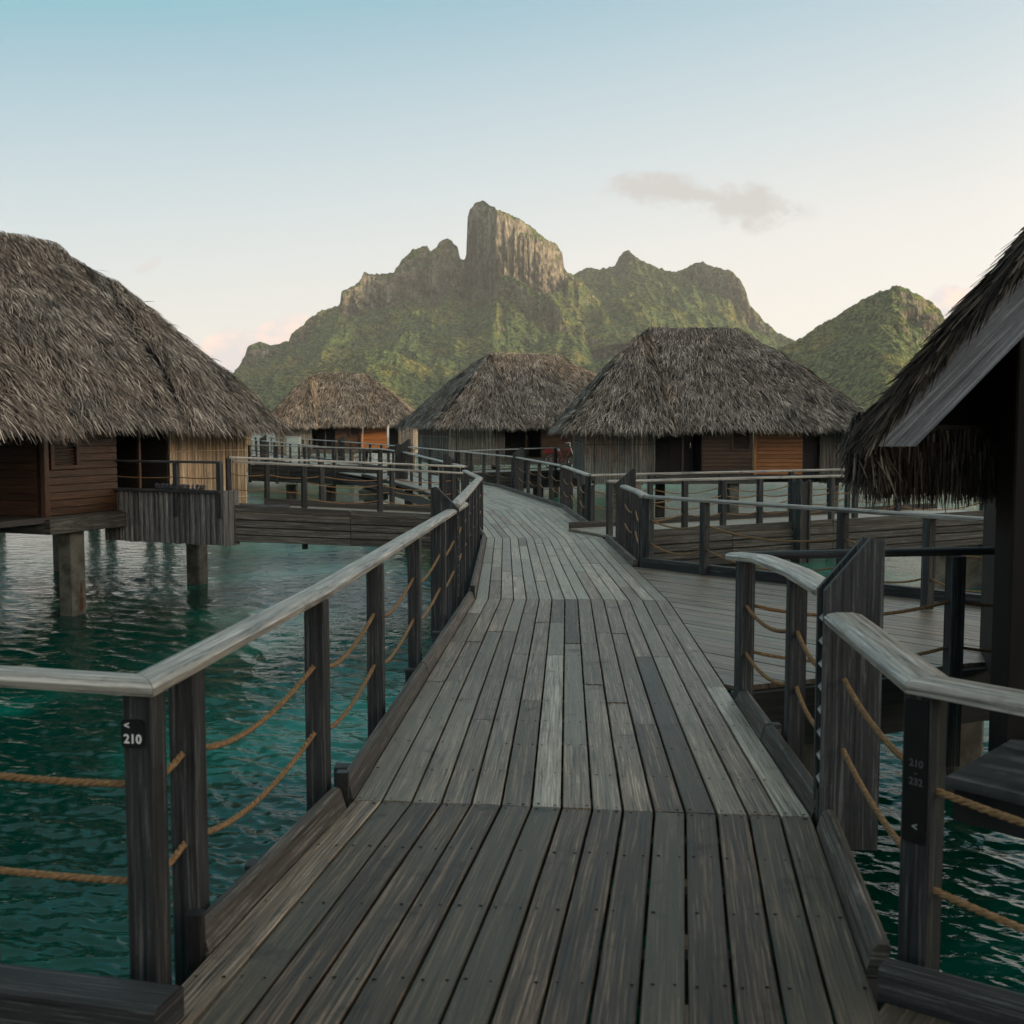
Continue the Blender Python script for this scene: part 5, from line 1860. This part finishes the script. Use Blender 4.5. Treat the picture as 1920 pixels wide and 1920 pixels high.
def bicycle():
    c = Vector((1.93, 46.1, -0.08))
    r_ = root('bicycle', c, 'bicycle with a red rack and white bundle parked outside the middle bungalow', 'bicycle')

    def wheel(x):
        w = MB()
        cc = c + Vector((x, 0, 0.31))
        pts = [cc + Vector((0.30 * math.cos(a * math.pi / 12), 0, 0.30 * math.sin(a * math.pi / 12))) for a in range(25)]
        w.tube(pts, 0.022, 6, up=(0, 1, 0))
        wo = w.obj('wheel', 'rubber', r_, smooth=True)
        rm = MB()
        pts = [cc + Vector((0.272 * math.cos(a * math.pi / 12), 0, 0.272 * math.sin(a * math.pi / 12))) for a in range(25)]
        rm.tube(pts, 0.013, 5, up=(0, 1, 0))
        rm.obj('rim', 'chrome', wo, smooth=True)
        sp = MB()
        for a in range(12):
            sp.tube([cc, cc + Vector((0.27 * math.cos(a * math.pi / 6), 0, 0.27 * math.sin(a * math.pi / 6)))], 0.004, 4, up=(0, 1, 0))
        sp.obj('spoke', 'chrome', wo)
    wheel(-0.28)
    wheel(0.66)
    f = MB()
    A = {'rear': (-0.28, 0.31), 'bb': (0.16, 0.30), 'seat': (0.02, 0.78), 'head': (0.50, 0.80), 'front': (0.66, 0.31), 'stem': (0.44, 1.02)}
    Q = {k: c + Vector((v[0], 0, v[1])) for k, v in A.items()}
    for a, b_ in (('rear', 'bb'), ('rear', 'seat'), ('bb', 'seat'), ('bb', 'head'), ('seat', 'head')):
        f.tube([Q[a], Q[b_]], 0.018, 6, up=(0, 1, 0))
    f.obj('frame', 'red_paint', r_, smooth=True)
    MB().tube([Q['front'], Q['head'], Q['stem']], 0.018, 6, up=(0, 1, 0)).obj('fork', 'chrome', r_, smooth=True)
    hb = [Q['stem'] + Vector((-0.16, -0.30, 0.03)), Q['stem'] + Vector((-0.02, -0.26, 0.06)), Q['stem'] + Vector((0.03, -0.08, 0)), Q['stem'] + Vector((0.03, 0.08, 0)), Q['stem'] + Vector((-0.02, 0.26, 0.06)), Q['stem'] + Vector((-0.16, 0.30, 0.03))]
    MB().tube(hb, 0.016, 6).obj('handlebar', 'chrome', r_, smooth=True)
    MB().prism([Q['seat'] + Vector((-0.14, -0.09, 0.06)), Q['seat'] + Vector((0.14, -0.03, 0.06)), Q['seat'] + Vector((0.14, 0.03, 0.06)), Q['seat'] + Vector((-0.14, 0.09, 0.06))], (0, 0, 0.05)).obj('saddle', 'rubber', r_)
    k = MB()
    k.bar(c + Vector((-0.62, 0, 0.66)), c + Vector((-0.06, 0, 0.66)), 0.34, 0.05, ch=0.01)
    k.bar(c + Vector((-0.60, -0.17, 0.76)), c + Vector((-0.10, -0.17, 0.76)), 0.02, 0.14)
    k.bar(c + Vector((-0.28, 0.05, 0.31)), c + Vector((-0.45, 0.05, 0.64)), 0.02, 0.02)
    k.obj('rack', 'red_paint', r_)
    return c


bc = bicycle()
wb = MB()
for i in range(5):
    cc = bc + Vector((-0.34 + 0.07 * i + random.uniform(-.02, .02), -0.02, 0.75 + random.uniform(-.01, .07)))
    n = 8
    ring = []
    for k in range(5):
        ph = -math.pi / 2 + math.pi * (k + 0.5) / 5
        ring.append(cc + Vector((0, 0, 0.07 * math.sin(ph))))
    wb.sweep(ring, [(0.085 * math.cos(2 * math.pi * a / n), 0.075 * math.sin(2 * math.pi * a / n)) for a in range(n)], up=(0, 1, 0), miter=False)
ob = wb.obj('towel_bundle', 'white_cloth', smooth=True)
ob['label'] = 'white towel bundle lying on the red rack of the bicycle'
ob['category'] = 'towel'

# ------------------------------------------------------------------ thatched hut at the right edge
hut = root('thatched_hut', (3.0, 6.4, 0), 'dark thatched hut with a grey barge board at the right edge', 'hut')
hz = 5.5


def hp(px, py, Y=hz):
    return D(px, py, Y)


b0, b1, b2_, b3_ = hp(1650, 836), hp(1716, 838), hp(2040, 532), hp(2040, 418)
b2_ = hp(2045, 545)
b3_ = hp(2045, 372)
b0, b1, b2_, b3_, b4_ = hp(1647, 837), hp(1717, 837), hp(2045, 503), hp(2045, 382), hp(1647, 806)
bbd = MB().prism([b0, b1, b2_, b3_, b4_], (0, 0.05, 0), along=(b2_ - b1)).obj('barge_board', 'barge_wood', hut)
# roof slope: from the barge board back, thatch on top
tA, tB = hp(1642, 772), hp(2045, 305)
bk = Vector((0.75, 2.1, 0.0))
sl = (tB - tA)
planes = [(tuple(tB + Vector((0.0, -0.08, 0))), tuple(tB + bk), tuple(tA + Vector((0, -0.08, 0))), tuple(tA + bk), 0.03)]
V, F, UV = roof_base(planes, inset=0.04)
rf = bpy.data.objects.new('roof', arrays_mesh('roof', V, F, UV, 'dark_thatch'))
COL.objects.link(rf)
rf.parent = hut
rf.matrix_parent_inverse = inv_of(hut)
# timber boarding under the thatch
slab = [tA + Vector((0.17, 0.02, -0.03)), tB + Vector((0.17, 0.02, -0.03)), tB + Vector((0.17, 0.02, -0.03)) + bk, tA + Vector((0.17, 0.02, -0.03)) + bk]
MB().prism(slab, (0.05, 0, -0.03)).obj('roof_boarding', 'dark_wood', hut)
rdg = tA + sl * 2.0
rgt = Vector((2 * rdg.x - tA.x, tA.y, tA.z))
MB().prism([tB + Vector((0.05, 0.05, -0.02)), rdg + Vector((0, 0.05, 0)), rdg + bk * 1.6, tB + bk * 1.6], (0.04, 0, -0.04)).obj('roof_boarding', 'dark_wood', hut)
MB().prism([rdg + Vector((0, -0.2, 0.02)), rgt + Vector((0, -0.2, 0)), rgt + bk * 1.6, rdg + bk * 1.6 + Vector((0, 0, 0.02))], (0, 0, -0.18)).obj('roof_boarding', 'dark_wood', hut)
# verge: thick edge of thatch seen end-on, then fringe at the eave
sn = Vector((-sl.z, 0, sl.x)).normalized()
vt0, vt1 = tA + sn * 0.02, tB + sn * 0.02
vb0, vb1 = hp(1650, 838) - sn * 0.0, hp(2045, 372)
verge = (tuple(vt1 + Vector((0, -0.06, 0))), tuple(vt1 + Vector((0, -0.06, 0))), 0, 0, 0)


def straw(parent, n, seed, start, direc, L, W, mat, spread=0.2, name='thatch'):
    """straws: start(s) -> point, direc(s) -> direction"""
    g = random.Random(seed)
    mbV, mbUV = [], []
    F = []
    for i in range(n):
        p, d, s_ = start(g)
        d = (Vector(d) + Vector((g.gauss(0, spread), g.gauss(0, spread), g.gauss(0, spread)))).normalized()
        side = d.cross(Vector((g.gauss(0, 1), g.gauss(0, 1), g.gauss(0, 1)))).normalized()
        l = L * g.uniform(0.5, 1.3)
        w = W * g.uniform(0.5, 1.4)
        dr = Vector((0, 0, -0.10 * l))
        a = len(mbV)
        mid = p + d * l * 0.5 + dr * 0.3
        tip = p + d * l + dr
        mbV += [p - side * w / 2, p + side * w / 2, mid - side * w / 2, mid + side * w / 2, tip - side * w * 0.2, tip + side * w * 0.2]
        PID[0] += 1
        vid = PID[0] * 10.0 + 2
        uv6 = [(0, vid), (0, vid + .1), (.2, vid), (.2, vid + .1), (.4, vid), (.4, vid + .1)]
        for f in ((0, 1, 3, 2), (2, 3, 5, 4)):
            F.append([a + q for q in f])
            mbUV += [uv6[q] for q in f]
    me = arrays_mesh(name, np.array([tuple(v) for v in mbV]), np.array(F), np.array(mbUV), mat)
    ob = bpy.data.objects.new(name, me)
    COL.objects.link(ob)
    ob['kind'] = 'stuff'
    ob.parent = parent
    ob.matrix_parent_inverse = wmat(parent).inverted()
    return ob


down = (tA - tB).normalized()


def st_top(g):
    f = g.random()
    k = g.random() ** 1.6
    p = lerp(tB, tA, f) + bk * k + sn * g.uniform(-0.015, 0.02) + Vector((0, -0.06 * (1 - k), 0))
    return p, down + sn * 0.05, 0


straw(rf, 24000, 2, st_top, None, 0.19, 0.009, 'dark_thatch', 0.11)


def st_verge(g):
    f = g.random() * 0.985
    th = g.random()
    p = lerp(tB, tA, f) - sn * (0.005 + th * 0.035) + Vector((0, g.uniform(-0.10, 0.04), 0))
    return p, down * 1.0 + Vector((0.0, -0.10, 0.0)) - sn * 0.04, 0


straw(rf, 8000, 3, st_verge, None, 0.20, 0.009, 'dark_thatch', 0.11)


def st_eave(g):
    k = g.random()
    p = tA + bk * k * 0.6 + Vector((g.uniform(-0.10, 0.04), g.uniform(0.02, 0.10), g.uniform(-0.24, 0.0)))
    return p, Vector((0.0 + g.uniform(-0.25, 0.25), 0, -1.0)), 0


straw(rf, 5200, 4, st_eave, None, 0.16, 0.008, 'dark_thatch', 0.2)
# curtain of hanging thatch across the back eave
ck0, ck1 = D(1628, 836, 6.35), D(2060, 836, 6.7)


def st_curt(g):
    k = g.random()
    p = lerp(ck0, ck1, k) + Vector((0, g.uniform(-0.10, 0.12), g.uniform(-0.13, 0.10)))
    return p, Vector((0, 0, -1)), 0


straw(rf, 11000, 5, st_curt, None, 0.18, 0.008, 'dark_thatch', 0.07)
MB().prism([ck0 + Vector((0.06, 0.1, 0.12)), ck1 + Vector((0, 0.1, 0.12)), ck1 + Vector((0, 0.1, -0.12)), ck0 + Vector((0.06, 0.1, -0.12))], (0, 0.05, 0)).obj('eave_beam', 'dark_wood', hut)
# rear gable fill under the roof
MB().prism([ck0 + Vector((0.10, 0.22, -0.05)), ck1 + Vector((0.6, 0.22, -0.05)), ck1 + Vector((0.6, 0.22, 1.6)), ck0 + Vector((1.45, 0.22, 1.55))], (0, 0.04, 0)).obj('gable_wall', 'black_wood', hut)
# post and side wall
cx = (1893 - 960) / FPX * 6.0
MB().bar((cx + 0.11, 6.05, -0.3), (cx + 0.11, 6.05, 2.6), 0.22, 0.22, up=(0, 1, 0), ch=0.01).obj('post', 'black_wood', hut)
MB().bar((cx + 0.22, 6.12, 1.2), (cx + 3.6, 5.6, 1.2), 0.06, 2.6).obj('wall', 'black_wood', hut)
MB().bar((cx + 0.22, 6.22, 1.2), (cx + 1.0, 8.6, 1.2), 0.06, 2.6).obj('wall', 'black_wood', hut)
# floor platform corner
f0, f1, f2, f3 = P(1774, 1456, 0.0), P(1896, 1386, 0.0), P(2150, 1400, 0.0), P(2150, 1545, 0.0)
MB().prism([f0 + Vector((0, 0, -0.05)), f3 + Vector((0, 0, -0.05)), f2 + Vector((0, 0, -0.05)), f1 + Vector((0, 0, -0.05))], (0, 0, 0.05)).obj('floor', 'post_wood', hut)
o_ = Vector((0.06, 0.05, -0.13))
MB().prism([f0 + o_ + Vector((0, 0, -0.10)), f3 + o_ + Vector((0, 0, -0.10)), f2 + o_ + Vector((0, 0, -0.10)), f1 + o_ + Vector((0, 0, -0.10))], (0, 0, 0.18)).obj('floor_beam', 'dark_wood', hut)
pile(hut, 3.9, 6.0, -0.2, 0.3)

# ------------------------------------------------------------------ signs


def text_mesh(body, size, mat, name='print'):
    cu = bpy.data.curves.new('t', 'FONT')
    cu.body = body
    cu.size = size
    cu.align_x = 'CENTER'
    cu.align_y = 'CENTER'
    cu.resolution_u = 3
    cu.extrude = 0.0006
    cu.offset = size * 0.018
    to = bpy.data.objects.new('t', cu)
    COL.objects.link(to)
    dg = bpy.context.evaluated_depsgraph_get()
    me = bpy.data.meshes.new_from_object(to.evaluated_get(dg))
    bpy.data.objects.remove(to, do_unlink=True)
    bpy.data.curves.remove(cu)
    me.materials.clear()
    me.materials.append(MATS[mat])
    return me


def sign(label, c, nrm, w, h, lines, group='number signs on the railing posts'):
    """c: centre of the plate, nrm: the way it faces"""
    nrm = Vector((nrm[0], nrm[1], 0)).normalized()
    r_ = root('number_sign', c, label, 'sign', group)
    rt_ = Vector((-nrm.y, nrm.x, 0))
    ch = min(0.010, w * 0.12)
    pts = []
    for (sx, sy) in ((-1, -1), (1, -1), (1, 1), (-1, 1)):
        for (dx, dy) in ([(0, ch), (ch, 0)] if (sx * sy > 0) else [(ch, 0), (0, ch)]):
            pts.append(Vector(c) + rt_ * sx * (w / 2 - dx) + Vector((0, 0, sy * (h / 2 - dy))))
    MB().prism(pts, nrm * 0.004, along=(0, 0, 1)).obj('plate', 'black_plate', r_)
    rot = Matrix((rt_, Vector((0, 0, 1)), nrm)).transposed().to_4x4()
    for (body, x, y, size, mat) in lines:
        me = text_mesh(body, size, mat)
        ob = bpy.data.objects.new('lettering', me)
        COL.objects.link(ob)
        ob.matrix_basis = Matrix.Translation(Vector(c) + nrm * 0.0052 + rt_ * x + Vector((0, 0, y))) @ rot
        ob.parent = r_
        ob.matrix_parent_inverse = wmat(r_).inverted()


pc = Vector((A0.x - 0.008, A0.y + 0.03, 0))
dd = Vector((math.sin(R(9.5)), math.cos(R(9.5)), 0))
sg = pc - dd * (POSTW / 2 + 0.001) - Vector((dd.y, -dd.x, 0)) * 0.012
tgt = P(247, 1371, 0.7)
sgz = EYE - (1371 - 800) / FPX * 3.3
sign('small black sign reading 210 on the left corner post', (sg.x, sg.y, sgz), -dd, 0.072, 0.086,
     [('<', -0.018, 0.024, 0.03, 'print_white'), ('210', 0, -0.016, 0.038, 'print_white')])
pe = Vector((E0.x, E0.y + 0.02, 0))
ne = Vector((dE.y, -dE.x, 0))
if ne.y > 0:
    ne = -ne
sg = pe + ne * (POSTW / 2 + 0.001)
sign('tall black sign reading 210 - 232 on the right corner post', (sg.x, sg.y, EYE - (1460 - 800) / FPX * 3.22), ne, 0.074, 0.43,
     [('210', 0.004, 0.025, 0.030, 'print_grey'), ('-', 0.004, -0.003, 0.026, 'print_grey'), ('232', 0.004, -0.030, 0.030, 'print_grey'), ('<', 0.004, -0.165, 0.032, 'print_pale')])
# black sign on the post at the mouth of the second right junction
sg = Vector((K2.x + 0.035, K2.y - POSTW / 2 - 0.002, EYE - (906 - 800) / FPX * K2.y))
sign('tiny black sign reading 231 on the post at the second right junction', sg, (0, -1), 0.085, 0.11, [('<', -0.02, 0.03, 0.03, 'print_white'), ('231', 0, -0.02, 0.042, 'print_white')])
